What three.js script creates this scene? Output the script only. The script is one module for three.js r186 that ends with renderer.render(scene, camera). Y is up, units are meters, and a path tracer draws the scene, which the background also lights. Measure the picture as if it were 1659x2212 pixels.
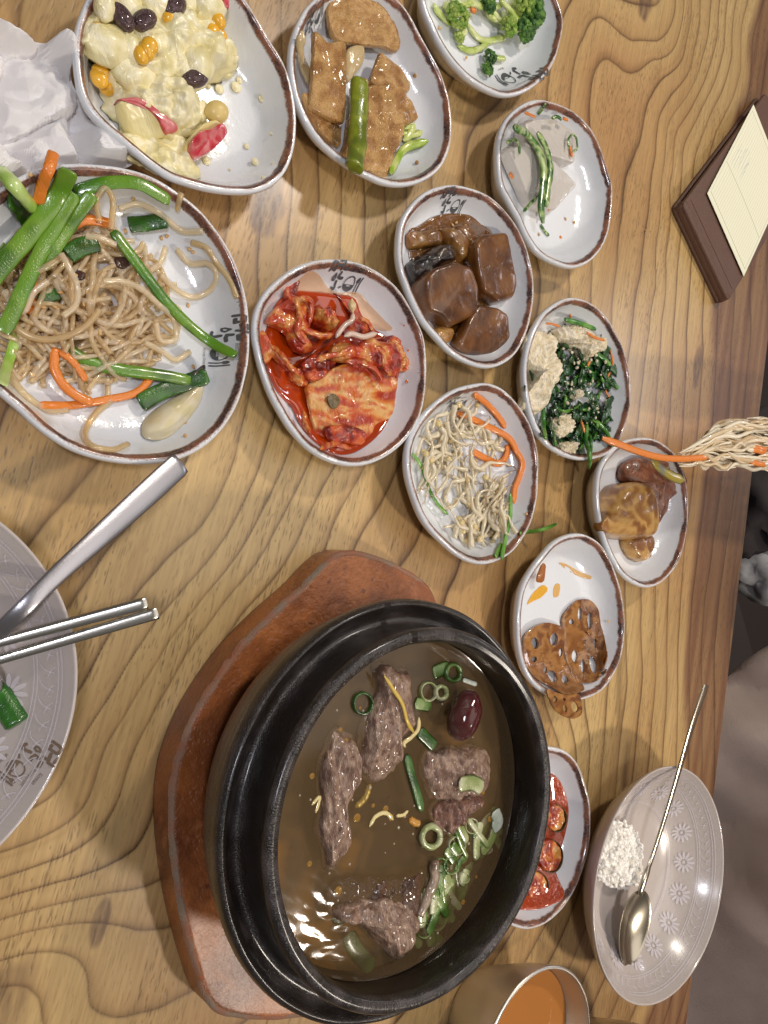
import * as THREE from 'three';
import { mergeGeometries, mergeVertices, toCreasedNormals } from 'three/addons/utils/BufferGeometryUtils.js';
import { ImprovedNoise } from 'three/addons/math/ImprovedNoise.js';
import { TessellateModifier } from 'three/addons/modifiers/TessellateModifier.js';
import { RectAreaLightUniformsLib } from 'three/addons/lights/RectAreaLightUniformsLib.js';

// ---------------------------------------------------------------- camera, lamps, exposure
const scene = new THREE.Scene();
const TY = 0.74;                       // table top above the floor
const HC = 0.40;                       // lens above the table top
const F = 1664, CX = 829.5, CY = 1106; // focal length and centre of a 1659 x 2212 copy of the photo
const TILT = THREE.MathUtils.degToRad(52.5), ROLL = THREE.MathUtils.degToRad(4);
const camera = new THREE.PerspectiveCamera(2 * Math.atan(CY / F) * 180 / Math.PI, 0.75, 0.01, 30);
{
  const up = new THREE.Vector3(0, Math.cos(TILT), -Math.sin(TILT)), right = new THREE.Vector3(1, 0, 0);
  const fwd = new THREE.Vector3(0, -Math.sin(TILT), -Math.cos(TILT));
  const c = Math.cos(ROLL), s = Math.sin(ROLL);
  const X = up.clone().multiplyScalar(c).addScaledVector(right, s);
  const Y = up.clone().multiplyScalar(s).addScaledVector(right, -c);
  camera.matrixAutoUpdate = true;
  camera.position.set(0, TY + HC, 0);
  camera.quaternion.setFromRotationMatrix(new THREE.Matrix4().makeBasis(X, Y, fwd.clone().negate()));
}
const renderer = new THREE.WebGLRenderer({ antialias: true });
renderer.toneMapping = THREE.LinearToneMapping;
renderer.toneMappingExposure = 0.98;
renderer.shadowMap.enabled = true;
RectAreaLightUniformsLib.init();
scene.background = new THREE.Color(0.12, 0.11, 0.10);

// ceiling lamps, all out of view, placed to light the table: [x, far, width, length, radiance, colour, height above table]
const LAMPS = [
  [-1.05, 0.95, 0.16, 0.16, 225, 0xfff4e6, 1.5, 'unseen ceiling downlight placed to light the yellow salad end of the table'],
  [1.12, 0.90, 0.16, 0.16, 225, 0xfff2e2, 1.5, 'unseen ceiling downlight placed to light the steel cup end of the table'],
  [-0.05, -0.50, 0.16, 0.16, 115, 0xf4f4ff, 1.5, 'unseen cool white downlight lighting the table from behind its near edge'],
  [-0.5, 3.3, 0.9, 0.3, 16, 0xf4f4ff, 1.5, 'unseen long cool panel lamp beyond the far table edge, giving sheen on the wood'],
  [0.1, 1.0, 1.1, 1.1, 0.8, 0xfff8f0, 1.62, 'added large square fill light panel out of view over the middle of the table'],  // added panel for soft fill light over everything
];
function makeLamp([x, far, w, l, rad, col, h, label]) {
  const g = new THREE.Group(); g.name = numbered('unseen_ceiling_lamp'); g.position.set(x, TY + h, -far);
  const frame = new THREE.Mesh(new THREE.BoxGeometry(w + 0.04, 0.03, l + 0.04), new THREE.MeshStandardMaterial({ color: 0xdddddd, roughness: 0.5 }));
  frame.position.y = 0.02; frame.name = 'frame';
  const c = new THREE.Color(col);
  const glow = new THREE.Mesh(new THREE.BoxGeometry(w, 0.004, l), new THREE.MeshStandardMaterial({ color: 0x888888, emissive: c, emissiveIntensity: Math.min(1.5, rad), roughness: 0.6 }));
  glow.position.y = 0.003; glow.name = 'diffuser';
  const L = new THREE.RectAreaLight(c, rad, w, l); L.position.set(0, -0.002, 0); L.rotation.x = -Math.PI / 2;
  g.add(frame, glow, L);
  g.userData = { label, category: 'lamp' };
  scene.add(g);
}
const usedNames = {};
function numbered(n) { const k = usedNames[n] = (usedNames[n] ?? -1) + 1; return k ? n + '_' + String(k).padStart(3, '0') : n; }
LAMPS.forEach(makeLamp);

// ---------------------------------------------------------------- helpers
const V3 = (x, y, z) => new THREE.Vector3(x, y, z);
let seedState = 12345;
function seed(n) { seedState = n >>> 0; }
function rnd() { seedState = (seedState + 0x6D2B79F5) >>> 0; let t = seedState; t = Math.imul(t ^ (t >>> 15), t | 1); t ^= t + Math.imul(t ^ (t >>> 7), t | 61); return ((t ^ (t >>> 14)) >>> 0) / 4294967296; }
const rr = (a, b) => a + (b - a) * rnd();
const PN = new ImprovedNoise();
const noise = (x, y, z = 0) => PN.noise(x, y, z);
function fbm(x, y, z = 0, o = 4) { let s = 0, a = 1, n = 0; for (let i = 0; i < o; i++) { s += a * noise(x, y, z + i * 7.3); n += a; x *= 2.03; y *= 2.03; z *= 2.03; a *= 0.5; } return s / n * 1.6; }
const clamp = (v, a = 0, b = 1) => Math.min(b, Math.max(a, v));
const sm = (a, b, v) => { const t = clamp((v - a) / (b - a)); return t * t * (3 - 2 * t); };
const mix = (a, b, t) => a + (b - a) * t;
const mix3 = (a, b, t) => [mix(a[0], b[0], t), mix(a[1], b[1], t), mix(a[2], b[2], t)];
const lin = hex => { const c = new THREE.Color(hex); return [c.r, c.g, c.b]; };
// photo pixel (in the 1659-wide copy) -> point at a height above the table
function ray(px, py) {
  const u = (px - CX) / F, v = (py - CY) / F, c = Math.cos(ROLL), s = Math.sin(ROLL);
  const U = c * u - s * v, R = s * u + c * v;
  return [R, -Math.sin(TILT) + U * Math.cos(TILT), Math.cos(TILT) + U * Math.sin(TILT)];
}
function P(px, py, h = 0) { const [r, dy, f] = ray(px, py), t = (HC - h) / -dy; return V3(r * t, TY + h, -f * t); }
// windows of the photo I measured in: [x, y, scale] in full-size pixels
const CROP = { a: [0, 0, 0.5486], salad: [0, 0, 1.3825], jap: [0, 600, 1.58], top: [1100, 0, 1.2289], kim: [960, 950, 2.127], mid: [1500, 650, 1.58], spr: [1580, 1490, 2.676], pot: [1000, 2300, 1.2768], tray: [550, 2050, 1.116], rice: [1950, 2600, 1.5447], left: [0, 1750, 1.34], right: [2300, 1400, 1.475], bill: [2400, 300, 1.843], lotus: [1950, 2050, 2.602], corner: [0, 3300, 1.659], ur: [2200, 0, 2.013], lr: [1850, 3500, 1.4131] };
const D = (crop, pts) => { const [ox, oy, s] = CROP[crop]; return pts.map(p => [(ox + p[0] / s) * 0.5486, (oy + p[1] / s) * 0.5486, ...p.slice(2)]); };
function closedCurve(pts, n, tension = 0.5) {        // pts: Vector3[]
  const c = new THREE.CatmullRomCurve3(pts, true, 'centripetal', tension); c.arcLengthDivisions = 400;
  const out = []; for (let i = 0; i < n; i++) out.push(c.getPointAt(i / n)); return out;
}
// grid of rings -> geometry. rings: array of arrays of Vector3 (same length, closed round), caps: points
function ringGeometry(rings, capStart, capEnd, uvf) {
  const n = rings[0].length, pos = [], idx = [];
  for (const r of rings) for (const p of r) pos.push(p.x, p.y, p.z);
  for (let j = 0; j < rings.length - 1; j++) for (let i = 0; i < n; i++) {
    const a = j * n + i, b = j * n + (i + 1) % n, c = a + n, d = b + n;
    idx.push(a, c, b, b, c, d);
  }
  if (capStart) { const k = pos.length / 3; pos.push(capStart.x, capStart.y, capStart.z); for (let i = 0; i < n; i++) idx.push(k, i, (i + 1) % n); }
  if (capEnd) { const k = pos.length / 3, o = (rings.length - 1) * n; pos.push(capEnd.x, capEnd.y, capEnd.z); for (let i = 0; i < n; i++) idx.push(k, o + (i + 1) % n, o + i); }
  const g = new THREE.BufferGeometry();
  g.setAttribute('position', new THREE.Float32BufferAttribute(pos, 3)); g.setIndex(idx);
  planarUV(g, uvf);
  g.computeVertexNormals();
  return g;
}
function planarUV(g, f) {
  const p = g.attributes.position, uv = new Float32Array(p.count * 2);
  for (let i = 0; i < p.count; i++) { const q = f ? f(p.getX(i), p.getY(i), p.getZ(i)) : [p.getX(i) * 40 + p.getY(i) * 23, p.getZ(i) * 40 - p.getY(i) * 31]; uv[2 * i] = q[0]; uv[2 * i + 1] = q[1]; }
  g.setAttribute('uv', new THREE.BufferAttribute(uv, 2)); return g;
}
function paint(g, f) {                   // vertex colours (linear)
  const p = g.attributes.position, c = new Float32Array(p.count * 3);
  for (let i = 0; i < p.count; i++) { const q = f(p.getX(i), p.getY(i), p.getZ(i), i); c[3 * i] = clamp(q[0]); c[3 * i + 1] = clamp(q[1]); c[3 * i + 2] = clamp(q[2]); }
  g.setAttribute('color', new THREE.BufferAttribute(c, 3)); return g;
}
function mesh(name, g, m, parent) {
  const o = new THREE.Mesh(g, m); o.name = parent ? name : numbered(name); o.castShadow = o.receiveShadow = true;
  (parent ?? scene).add(o); return o;
}
function tag(o, label, category, group) { o.userData.label = label; o.userData.category = category; if (group) o.userData.group = group; return o; }
function group(name, label, category, grp) { const o = new THREE.Group(); o.name = numbered(name); scene.add(o); return tag(o, label, category, grp); }
// put a thing's origin at its base without moving it
function rebase(o) {
  const b = new THREE.Box3().setFromObject(o), c = b.getCenter(V3(0, 0, 0)); c.y = b.min.y;
  if (o.isMesh) { o.geometry.translate(-c.x, -c.y, -c.z); o.position.copy(c); return o; }
  for (const k of o.children) k.position.sub(c); o.position.copy(c); return o;
}
const std = (o) => new THREE.MeshPhysicalMaterial(o);

// ---- textures
function noiseTex(n, f, { srgb = false, rx = 1, ry = 1 } = {}) {
  const d = new Uint8Array(n * n * 4);
  for (let y = 0; y < n; y++) for (let x = 0; x < n; x++) { const q = f(x / n, y / n); const k = 4 * (y * n + x); const v = Array.isArray(q) ? q : [q, q, q, 1]; for (let i = 0; i < 4; i++) d[k + i] = clamp(v[i] ?? 1) * 255; }
  const t = new THREE.DataTexture(d, n, n); t.wrapS = t.wrapT = THREE.RepeatWrapping; t.magFilter = THREE.LinearFilter; t.minFilter = THREE.LinearMipmapLinearFilter; t.generateMipmaps = true;
  if (srgb) t.colorSpace = THREE.SRGBColorSpace; t.repeat.set(rx, ry); t.needsUpdate = true; return t;
}
// tileable fractal noise on a torus of period 1
function tnoise(u, v, f, z = 0) { // blend four shifted copies
  const a = noise(u * f, v * f, z), b = noise((u - 1) * f, v * f, z), c = noise(u * f, (v - 1) * f, z), d = noise((u - 1) * f, (v - 1) * f, z);
  return mix(mix(a, b, u), mix(c, d, u), v);
}
const tfbm = (u, v, f, z = 0, o = 4) => { let s = 0, a = 1; for (let i = 0; i < o; i++) { s += a * tnoise(u, v, f, z + i * 3.7); f *= 2; a *= 0.55; } return s; };
const bumpLumpy = noiseTex(256, (u, v) => 0.5 + 0.55 * tfbm(u, v, 8, 1.3, 4));
const bumpFine = noiseTex(256, (u, v) => 0.5 + 0.5 * tfbm(u, v, 26, 4.1, 3));
const bumpFibre = noiseTex(256, (u, v) => 0.5 + 0.45 * tnoise(u, v * 1, 10, 2) * 0.6 + 0.4 * tnoise(u, (v * 5) % 1, 14, 5));
function cloneTex(t, r) { const c = t.clone(); c.repeat.set(r, r); c.needsUpdate = true; return c; }
function canvasTex(w, h, draw) {
  const c = document.createElement('canvas'); c.width = w; c.height = h; draw(c.getContext('2d'), w, h);
  const t = new THREE.CanvasTexture(c); t.colorSpace = THREE.SRGBColorSpace; t.magFilter = THREE.LinearFilter; t.anisotropy = 8; return t;
}

// ---------------------------------------------------------------- the table
const EX = 0.935, EZ = 0.355;      // table length direction in (x, far): (EX, -EZ); depth direction (EZ, EX)
const S0 = -0.88, S1 = 0.32, N0 = -0.15, N1 = 0.737;
const toSN = p => [EX * p.x - EZ * -p.z, EZ * p.x + EX * -p.z];
const fromSN = (s, n, y = TY) => V3(EX * s + EZ * n, y, -(-EZ * s + EX * n));
const GRAIN = [];                  // growth-ring lines followed in the photo: [level, points]
{
  const L = (lv, crop, pts) => D(crop, pts).forEach(p => { const q = toSN(P(p[0], p[1])); GRAIN.push([q[0], q[1], lv]); });
  const A = (lv, pts) => L(lv, 'a', pts.map(p => [p[0], p[1]]));
  A(0, [[180, 1484], [229, 1369], [287, 1287], [368, 1189], [439, 1136], [500, 1010], [545, 800], [556, 560], [562, 430]]);
  A(1, [[110, 1370], [229, 1189], [328, 1095], [400, 1000], [480, 700], [500, 420]]);
  A(2.2, [[40, 1150], [150, 1010], [250, 700], [330, 300]]);
  A(-1, [[139, 1697], [180, 1599], [246, 1492], [311, 1390], [389, 1287], [439, 1226], [520, 1100], [620, 800], [618, 540], [630, 430]]);
  A(-2, [[192, 1738], [213, 1615], [295, 1484], [368, 1377], [439, 1287], [540, 1150], [680, 520], [690, 440]]);
  A(-3, [[0, 1903], [122, 1850], [225, 1760], [300, 1610], [370, 1480], [450, 1350], [600, 1130], [735, 450]]);
  A(-4, [[0, 1939], [198, 1889], [291, 1840], [350, 1640], [440, 1440], [520, 1320], [660, 1120], [790, 440]]);
  A(-5, [[76, 1964], [228, 1922], [310, 1915], [420, 1800], [700, 1220], [830, 430]]);
  A(-6, [[0, 2035], [212, 1989], [330, 2010], [760, 1180], [880, 420]]);
  A(-7, [[0, 2075], [142, 2055], [174, 2081], [162, 2190], [390, 2150], [900, 1180], [930, 400]]);
  A(-8, [[0, 2119], [60, 2121], [83, 2157], [96, 2207], [520, 2212], [960, 1290], [1010, 600], [1010, 300]]);
  A(-9, [[1395, 10], [1180, 300], [1170, 640], [1090, 1260]]);
  A(-10, [[1232, 223], [1242, 142], [1261, 82], [1294, 35], [1321, 55], [1338, 74], [1365, 89], [1420, 95], [1447, 65], [1459, 27], [1230, 600], [1190, 1560], [1215, 1620]]);
  A(-11, [[1268, 245], [1278, 153], [1297, 116], [1316, 120], [1351, 155], [1370, 154], [1409, 124], [1444, 117], [1469, 68], [1477, 0], [1275, 620], [1225, 1540], [1245, 1620]]);
  A(-12, [[1415, 194], [1391, 263], [1362, 358], [1344, 433], [1332, 537], [1323, 641], [1433, 163], [1469, 131], [1482, 82], [1493, 0], [1260, 1520], [1275, 1620]]);
  A(-13, [[1418, 343], [1403, 462], [1385, 581], [1368, 671], [1356, 775], [1441, 226], [1490, 153], [1504, 82], [1512, 0], [1320, 1450], [1300, 1640]]);
  A(-14, [[1436, 343], [1427, 462], [1418, 611], [1406, 700], [1480, 213], [1512, 147], [1526, 98], [1535, 0], [1350, 1420]]);
  A(-15, [[1457, 284], [1445, 403], [1436, 552], [1427, 700], [1534, 136], [1553, 68], [1556, 0], [1390, 1450]]);
  A(-16, [[1515, 234], [1470, 500], [1455, 720], [1553, 144], [1564, 95], [1568, 27], [1415, 1480], [1290, 2150]]);
  A(-17, [[1542, 229], [1500, 480], [1480, 720], [1575, 150], [1579, 82], [1440, 1450]]);
  A(-18, [[1600, 150], [1605, 40], [1520, 760], [1465, 1420]]);
  A(-19.5, [[1640, 120], [1560, 780], [1500, 1400], [1440, 2150]]);
  A(-22, [[1658, 768], [1626, 1021], [1574, 1512], [1487, 2212], [1720, 200]]);
}
// thin-plate spline through those points
const grainField = (() => {
  const pts = GRAIN, n = pts.length, m = n + 3, U = r2 => r2 < 1e-12 ? 0 : r2 * Math.log(r2);
  const A = Array.from({ length: m }, () => new Float64Array(m + 1));
  for (let i = 0; i < n; i++) {
    for (let j = 0; j < n; j++) A[i][j] = U((pts[i][0] - pts[j][0]) ** 2 + (pts[i][1] - pts[j][1]) ** 2);
    A[i][i] += 0.0006;
    A[i][n] = A[n][i] = 1; A[i][n + 1] = A[n + 1][i] = pts[i][0]; A[i][n + 2] = A[n + 2][i] = pts[i][1]; A[i][m] = pts[i][2];
  }
  for (let c = 0; c < m; c++) {
    let p = c; for (let r = c + 1; r < m; r++) if (Math.abs(A[r][c]) > Math.abs(A[p][c])) p = r;
    [A[c], A[p]] = [A[p], A[c]];
    for (let r = c + 1; r < m; r++) { const f = A[r][c] / A[c][c]; if (f) for (let k = c; k <= m; k++) A[r][k] -= f * A[c][k]; }
  }
  const w = new Float64Array(m);
  for (let r = m - 1; r >= 0; r--) { let s = A[r][m]; for (let k = r + 1; k < m; k++) s -= A[r][k] * w[k]; w[r] = s / A[r][r]; }
  const f = (s, q) => { let v = w[n] + w[n + 1] * s + w[n + 2] * q; for (let i = 0; i < n; i++) v += w[i] * U((pts[i][0] - s) ** 2 + (pts[i][1] - q) ** 2); return v; };
  const gw = 226, gh = 136, G = new Float32Array(gw * gh);
  for (let j = 0; j < gh; j++) for (let i = 0; i < gw; i++) G[j * gw + i] = f(mix(S0, S1, i / (gw - 1)), mix(N0, N1, j / (gh - 1)));
  return (s, q) => {
    const x = clamp((s - S0) / (S1 - S0)) * (gw - 1.001), y = clamp((q - N0) / (N1 - N0)) * (gh - 1.001), i = x | 0, j = y | 0, a = x - i, b = y - j;
    return mix(mix(G[j * gw + i], G[j * gw + i + 1], a), mix(G[j * gw + gw + i], G[j * gw + gw + i + 1], a), b);
  };
})();
const TW = 2048, TH = 1514;
function buildWood() {
  const col = new Uint8Array(TW * TH * 4), bmp = new Uint8Array(TW * TH * 4);
  const pore = new Float32Array(TW * TH);
  seed(77);
  for (let k = 0; k < 70000; k++) {        // open pores: short dashes along the boards
    const s0 = rnd() * TW, n0 = rnd() * TH, len = rr(3, 17), w = rr(0.35, 1), cl = 0.35 + 0.65 * sm(-0.25, 0.35, noise(s0 / 130, n0 / 60, 3));
    for (let t = 0; t < len; t++) { const x = (s0 + t) | 0, y = (n0 + t * 0.08 * noise(s0, n0)) | 0; if (x < TW && y < TH && y >= 0) pore[y * TW + x] = Math.max(pore[y * TW + x], w * cl * Math.sin(Math.PI * (t + 0.5) / len)); }
  }
  const knots = [[575, 445, 0.020, 0.011, 0.85], [1507, 785, 0.022, 0.006, 0.7], [1590, 1300, 0.03, 0.006, 0.6], [1395, -5, 0.022, 0.010, 0.75], [215, 1992, 0.012, 0.004, 0.7], [10, 2160, 0.02, 0.012, 0.5]].map(k => { const q = toSN(P(k[0], k[1])); return [q[0], q[1], k[2], k[3], k[4]]; });
  const pale = lin('#c6a872'), tan = lin('#ae8c5a'), warm = lin('#a47246'), line = lin('#43270f'), red = lin('#6e4530'), purple = lin('#4d3230');
  for (let y = 0; y < TH; y++) for (let x = 0; x < TW; x++) {
    const s = mix(S0, S1, x / TW), n = mix(N0, N1, y / TH);
    let g = grainField(s, n) + 0.09 * noise(s * 22, n * 26, 1) + 0.02 * noise(s * 60, n * 90, 2);
    const fr = g - Math.floor(g);
    const ringW = 0.6 + 0.4 * noise(Math.floor(g) * 3.1, s * 3, 4);
    const lineA = Math.max(Math.exp(-fr * 13), Math.exp(-(1 - fr) * 45)) * (0.5 + 0.6 * clamp(0.55 + noise(s * 9, n * 9, Math.floor(g))));
    const late = Math.pow(1 - fr, 2.2) * 0.38 * (ringW + 0.3);
    let c = mix3(pale, tan, clamp(0.45 + 1.25 * fbm(s * 3, n * 8, 6) + 0.3 * noise(g * 2.2, 0.5, 9)));
    c = mix3(c, warm, clamp(0.12 + 0.8 * noise(s * 4 + 5, n * 6, 2.7)) + late * 0.8);
    const streak = noise(s * 14, n * 420, 3) * 0.5 + noise(s * 30, n * 900, 8) * 0.35;
    c = c.map(v => v * (1 + 0.34 * streak));
    // red-brown sapwood bands towards the far edge
    const band = sm(-18.3, -19.0, g + 0.25 * noise(s * 8, n * 60, 4)) * (0.85 + 0.3 * noise(s * 5, n * 120, 5));
    const inner = sm(0.35, 0.75, noise(g * 1.7 + 3.3, s * 1.2, 11)) * 0.35;
    c = mix3(c, red, clamp(band * 0.9 + inner));
    c = mix3(c, line, clamp(lineA * 0.95));
    for (const k of knots) {
      const ds = (s - k[0]) / k[2], dn = (n - k[1]) / k[3], r = Math.sqrt(ds * ds + dn * dn) + 0.35 * noise(s * 60, n * 60, 7);
      if (r < 1.6) { const t = sm(1.25, 0.75, r) * k[4]; c = mix3(c, purple, t * (0.8 + 0.4 * noise(s * 90, n * 300, 2))); }
    }
    const p = pore[y * TW + x];
    c = mix3(c, line, p * 0.62);
    const k = 4 * (y * TW + x);
    for (let i = 0; i < 3; i++) { const v = clamp(c[i]); col[k + i] = 255 * (v <= 0.0031308 ? 12.92 * v : 1.055 * Math.pow(v, 1 / 2.4) - 0.055); }
    col[k + 3] = 255;
    const b = clamp(0.62 + 0.18 * streak + 0.12 * noise(s * 60, n * 500, 5) - 0.55 * p - 0.12 * lineA);
    bmp[k] = bmp[k + 1] = bmp[k + 2] = 255 * b; bmp[k + 3] = 255;
  }
  const mk = (d, srgb) => { const t = new THREE.DataTexture(d, TW, TH); t.magFilter = THREE.LinearFilter; t.minFilter = THREE.LinearMipmapLinearFilter; t.generateMipmaps = true; t.anisotropy = 8; if (srgb) t.colorSpace = THREE.SRGBColorSpace; t.needsUpdate = true; return t; };
  return [mk(col, true), mk(bmp, false)];
}
const [woodMap, woodBump] = buildWood();
const M = {};
M.wood = std({ map: woodMap, bumpMap: woodBump, bumpScale: 0.0005, roughness: 0.42, clearcoat: 0.7, clearcoatRoughness: 0.27, specularIntensity: 0.6 });
M.woodPlain = std({ color: 0x7a5232, roughness: 0.6 });
{
  const t = group('dining_table', 'varnished pale brown wooden dining table with swirling grain and small knots', 'table');
  const th = 0.032, r = 0.004;
  // top with softly rounded far edge
  const prof = [[0, -th], [0, -r], [r * 0.3, -r * 0.3], [r, 0]];
  const rect = d => [[S0 + d, N0 + d], [S1 - d, N0 + d], [S1 - d, N1 - d], [S0 + d, N1 - d]];
  const pos = [], uv = [], idx = [];
  const add = (s, n, y) => { const p = fromSN(s, n, TY + y); pos.push(p.x, p.y, p.z); uv.push((s - S0) / (S1 - S0), (n - N0) / (N1 - N0)); return pos.length / 3 - 1; };
  let prev = null;
  for (const [d, y] of prof) { const cur = rect(d).map(q => add(q[0], q[1], y)); if (prev) for (let i = 0; i < 4; i++) { const j = (i + 1) % 4; idx.push(prev[i], prev[j], cur[i], prev[j], cur[j], cur[i]); } prev = cur; }
  idx.push(prev[0], prev[1], prev[2], prev[0], prev[2], prev[3]);
  const bt = rect(0).map(q => add(q[0], q[1], -th)); idx.push(bt[0], bt[2], bt[1], bt[0], bt[3], bt[2]);
  let g = new THREE.BufferGeometry(); g.setAttribute('position', new THREE.Float32BufferAttribute(pos, 3)); g.setAttribute('uv', new THREE.Float32BufferAttribute(uv, 2)); g.setIndex(idx);
  g = toCreasedNormals(g, 0.7);
  mesh('tabletop', g, M.wood, t);
  for (const [s, n] of [[S0 + 0.07, N0 + 0.07], [S1 - 0.07, N0 + 0.07], [S1 - 0.07, N1 - 0.22], [S0 + 0.07, N1 - 0.22]]) {
    const p = fromSN(s, n, (TY - th) / 2); const l = mesh('leg', new THREE.BoxGeometry(0.06, TY - th, 0.06), M.woodPlain, t); l.position.copy(p); l.rotation.y = Math.atan2(EZ, EX);
  }
  const fl = mesh('floor', new THREE.PlaneGeometry(7, 7), std({ color: 0x2a1d16, roughness: 0.7 })); fl.rotation.x = -Math.PI / 2; fl.position.set(0, 0, -1.2); fl.userData.kind = 'structure';
}

// ---------------------------------------------------------------- crockery
M.ceramic = std({ color: 0xe3e6ea, roughness: 0.16, clearcoat: 0.6, clearcoatRoughness: 0.06, bumpMap: bumpLumpy, bumpScale: 0.00012 });
// speckled brown glaze line on the rims (u round the rim, v across it)
const glazeTex = (() => {
  const w = 1024, h = 16, d = new Uint8Array(w * h * 4), dark = [70, 42, 34], mid = [142, 92, 68], light = [196, 160, 138];
  for (let y = 0; y < h; y++) for (let x = 0; x < w; x++) {
    const u = x / w, v = y / (h - 1), th = u * Math.PI * 2, cx = Math.cos(th), sx = Math.sin(th);
    const wid = 0.30 + 0.20 * noise(cx * 2.2, sx * 2.2, 1) + 0.10 * noise(cx * 14, sx * 14, 2);
    const core = sm(wid + 0.1, wid - 0.12, Math.abs(v - 0.60 - 0.1 * noise(cx * 9, sx * 9, 5)));
    const halo = sm(0.5, 0.1, Math.abs(v - 0.42)) * clamp(0.42 + 0.9 * noise(cx * 3, sx * 3, 7) + 0.5 * noise(cx * 60, sx * 60, v * 5));
    const sp = noise(cx * 90, sx * 90, v * 9 + 4) > 0.42 ? 0.8 : 0;
    const dk = clamp(0.25 + 1.5 * noise(cx * 4 + 3, sx * 4, 3) + 0.7 * noise(cx * 40, sx * 40, v * 4));
    const c = mix3(mix3(light, mid, clamp(core + sp)), dark, core * dk);
    const a = clamp(core * (0.85 + 0.3 * noise(cx * 50, sx * 50, v * 6)) + 0.75 * halo * (1 - core) + sp * 0.6) * sm(0, 0.12, v) * sm(1, 0.93, v);
    const k = 4 * (y * w + x); d[k] = c[0]; d[k + 1] = c[1]; d[k + 2] = c[2]; d[k + 3] = 255 * a;
  }
  const t = new THREE.DataTexture(d, w, h); t.wrapS = THREE.RepeatWrapping; t.magFilter = THREE.LinearFilter; t.minFilter = THREE.LinearFilter; t.colorSpace = THREE.SRGBColorSpace; t.needsUpdate = true; return t;
})();
const glazeMats = [0, 0.37, 0.71].map(o => { const t = glazeTex.clone(); t.offset.x = o; t.needsUpdate = true; return std({ map: t, transparent: true, roughness: 0.25, clearcoat: 0.5, clearcoatRoughness: 0.08, side: THREE.DoubleSide }); });
// the shop mark: brush strokes, bowl, spoon and chopstick, three small lines of writing
function drawMark(color) {
  return canvasTex(512, 326, (c) => {
    c.clearRect(0, 0, 512, 326);
    const X = y => (y - 300) / 1620 * 512, Y = x => (1230 - x) / 1050 * 326;
    c.strokeStyle = c.fillStyle = color; c.lineCap = 'round'; c.lineJoin = 'round';
    const st = (w, pts) => { c.lineWidth = w * 0.316; c.beginPath(); pts.forEach((p, i) => i ? c.lineTo(X(p[1]), Y(p[0])) : c.moveTo(X(p[1]), Y(p[0]))); c.stroke(); };
    st(78, [[815, 370], [960, 375], [1070, 420], [1062, 545], [1020, 575], [900, 568], [858, 575], [855, 470]]);
    st(72, [[965, 655], [1005, 790], [1050, 880], [1165, 880]]); st(64, [[900, 812], [1010, 840]]); st(66, [[1122, 660], [1140, 790]]);
    st(48, [[632, 705], [690, 695], [800, 752], [700, 805], [640, 770], [632, 705]]);
    st(80, [[430, 800], [405, 900], [470, 935], [625, 908]]); st(78, [[840, 920], [745, 905], [722, 990], [735, 1085]]); st(84, [[940, 965], [955, 1085]]);
    st(44, [[470, 1110], [520, 1180]]);
    // bowl
    c.lineWidth = 30 * 0.316; c.beginPath(); c.ellipse(X(1450), Y(612), 200 * 0.316, 196 * 0.310, 0, 0, 7); c.stroke();
    c.beginPath(); c.ellipse(X(1450), Y(612), 196 * 0.316, 192 * 0.310, 0, 0.05, Math.PI - 0.05); c.fill();
    c.globalCompositeOperation = 'destination-out'; c.fillRect(X(1380), Y(590), 150 * 0.316, 40 * 0.31); c.globalCompositeOperation = 'source-over';
    st(38, [[380, 1735], [660, 1745]]); c.beginPath(); c.ellipse(X(1745), Y(728), 52 * 0.316, 75 * 0.31, 0, 0, 7); c.fill(); st(46, [[385, 1828], [785, 1840]]);
    c.font = 'italic 32px serif'; c.fillText('Korean', X(1180), Y(1062)); c.fillText('Restaurant', X(1180), Y(905)); c.font = 'italic 27px serif'; c.fillText('Myung Dong', X(1260), Y(235));
  });
}
const markGrey = std({ map: drawMark('#55575b'), transparent: true, roughness: 0.3, clearcoat: 0.4, side: THREE.DoubleSide });
const markBrown = std({ map: drawMark('#7d6a58'), transparent: true, roughness: 0.35, side: THREE.DoubleSide });
// flat print following a surface: centre pixel, half-width vector in pixels, surface height function
function markPatch(parent, surf, cx, cy, vx, vy, mat, hRef) {
  for (let k = 0; k < 4; k++) { const q = P(cx, cy, hRef); hRef = surf(q.x, q.z); }
  const c = P(cx, cy, hRef), e = P(cx + vx, cy + vy, hRef).sub(c); e.y = 0;
  const up = V3(e.z, 0, -e.x).multiplyScalar(326 / 512);
  const n = 14, pos = [], uv = [], idx = [];
  for (let j = 0; j <= n; j++) for (let i = 0; i <= n; i++) {
    const a = i / n * 2 - 1, b = j / n * 2 - 1, x = c.x + e.x * a + up.x * b, z = c.z + e.z * a + up.z * b;
    pos.push(x, TY + surf(x, z) + 0.00035, z); uv.push(i / n, j / n);
    if (i < n && j < n) { const k = j * (n + 1) + i; idx.push(k, k + 1, k + n + 1, k + 1, k + n + 2, k + n + 1); }
  }
  const g = new THREE.BufferGeometry(); g.setAttribute('position', new THREE.Float32BufferAttribute(pos, 3)); g.setAttribute('uv', new THREE.Float32BufferAttribute(uv, 2)); g.setIndex(idx); g.computeVertexNormals();
  return mesh('printed_mark', g, mat, parent.children[0]);
}
let dishCount = 0;
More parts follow.
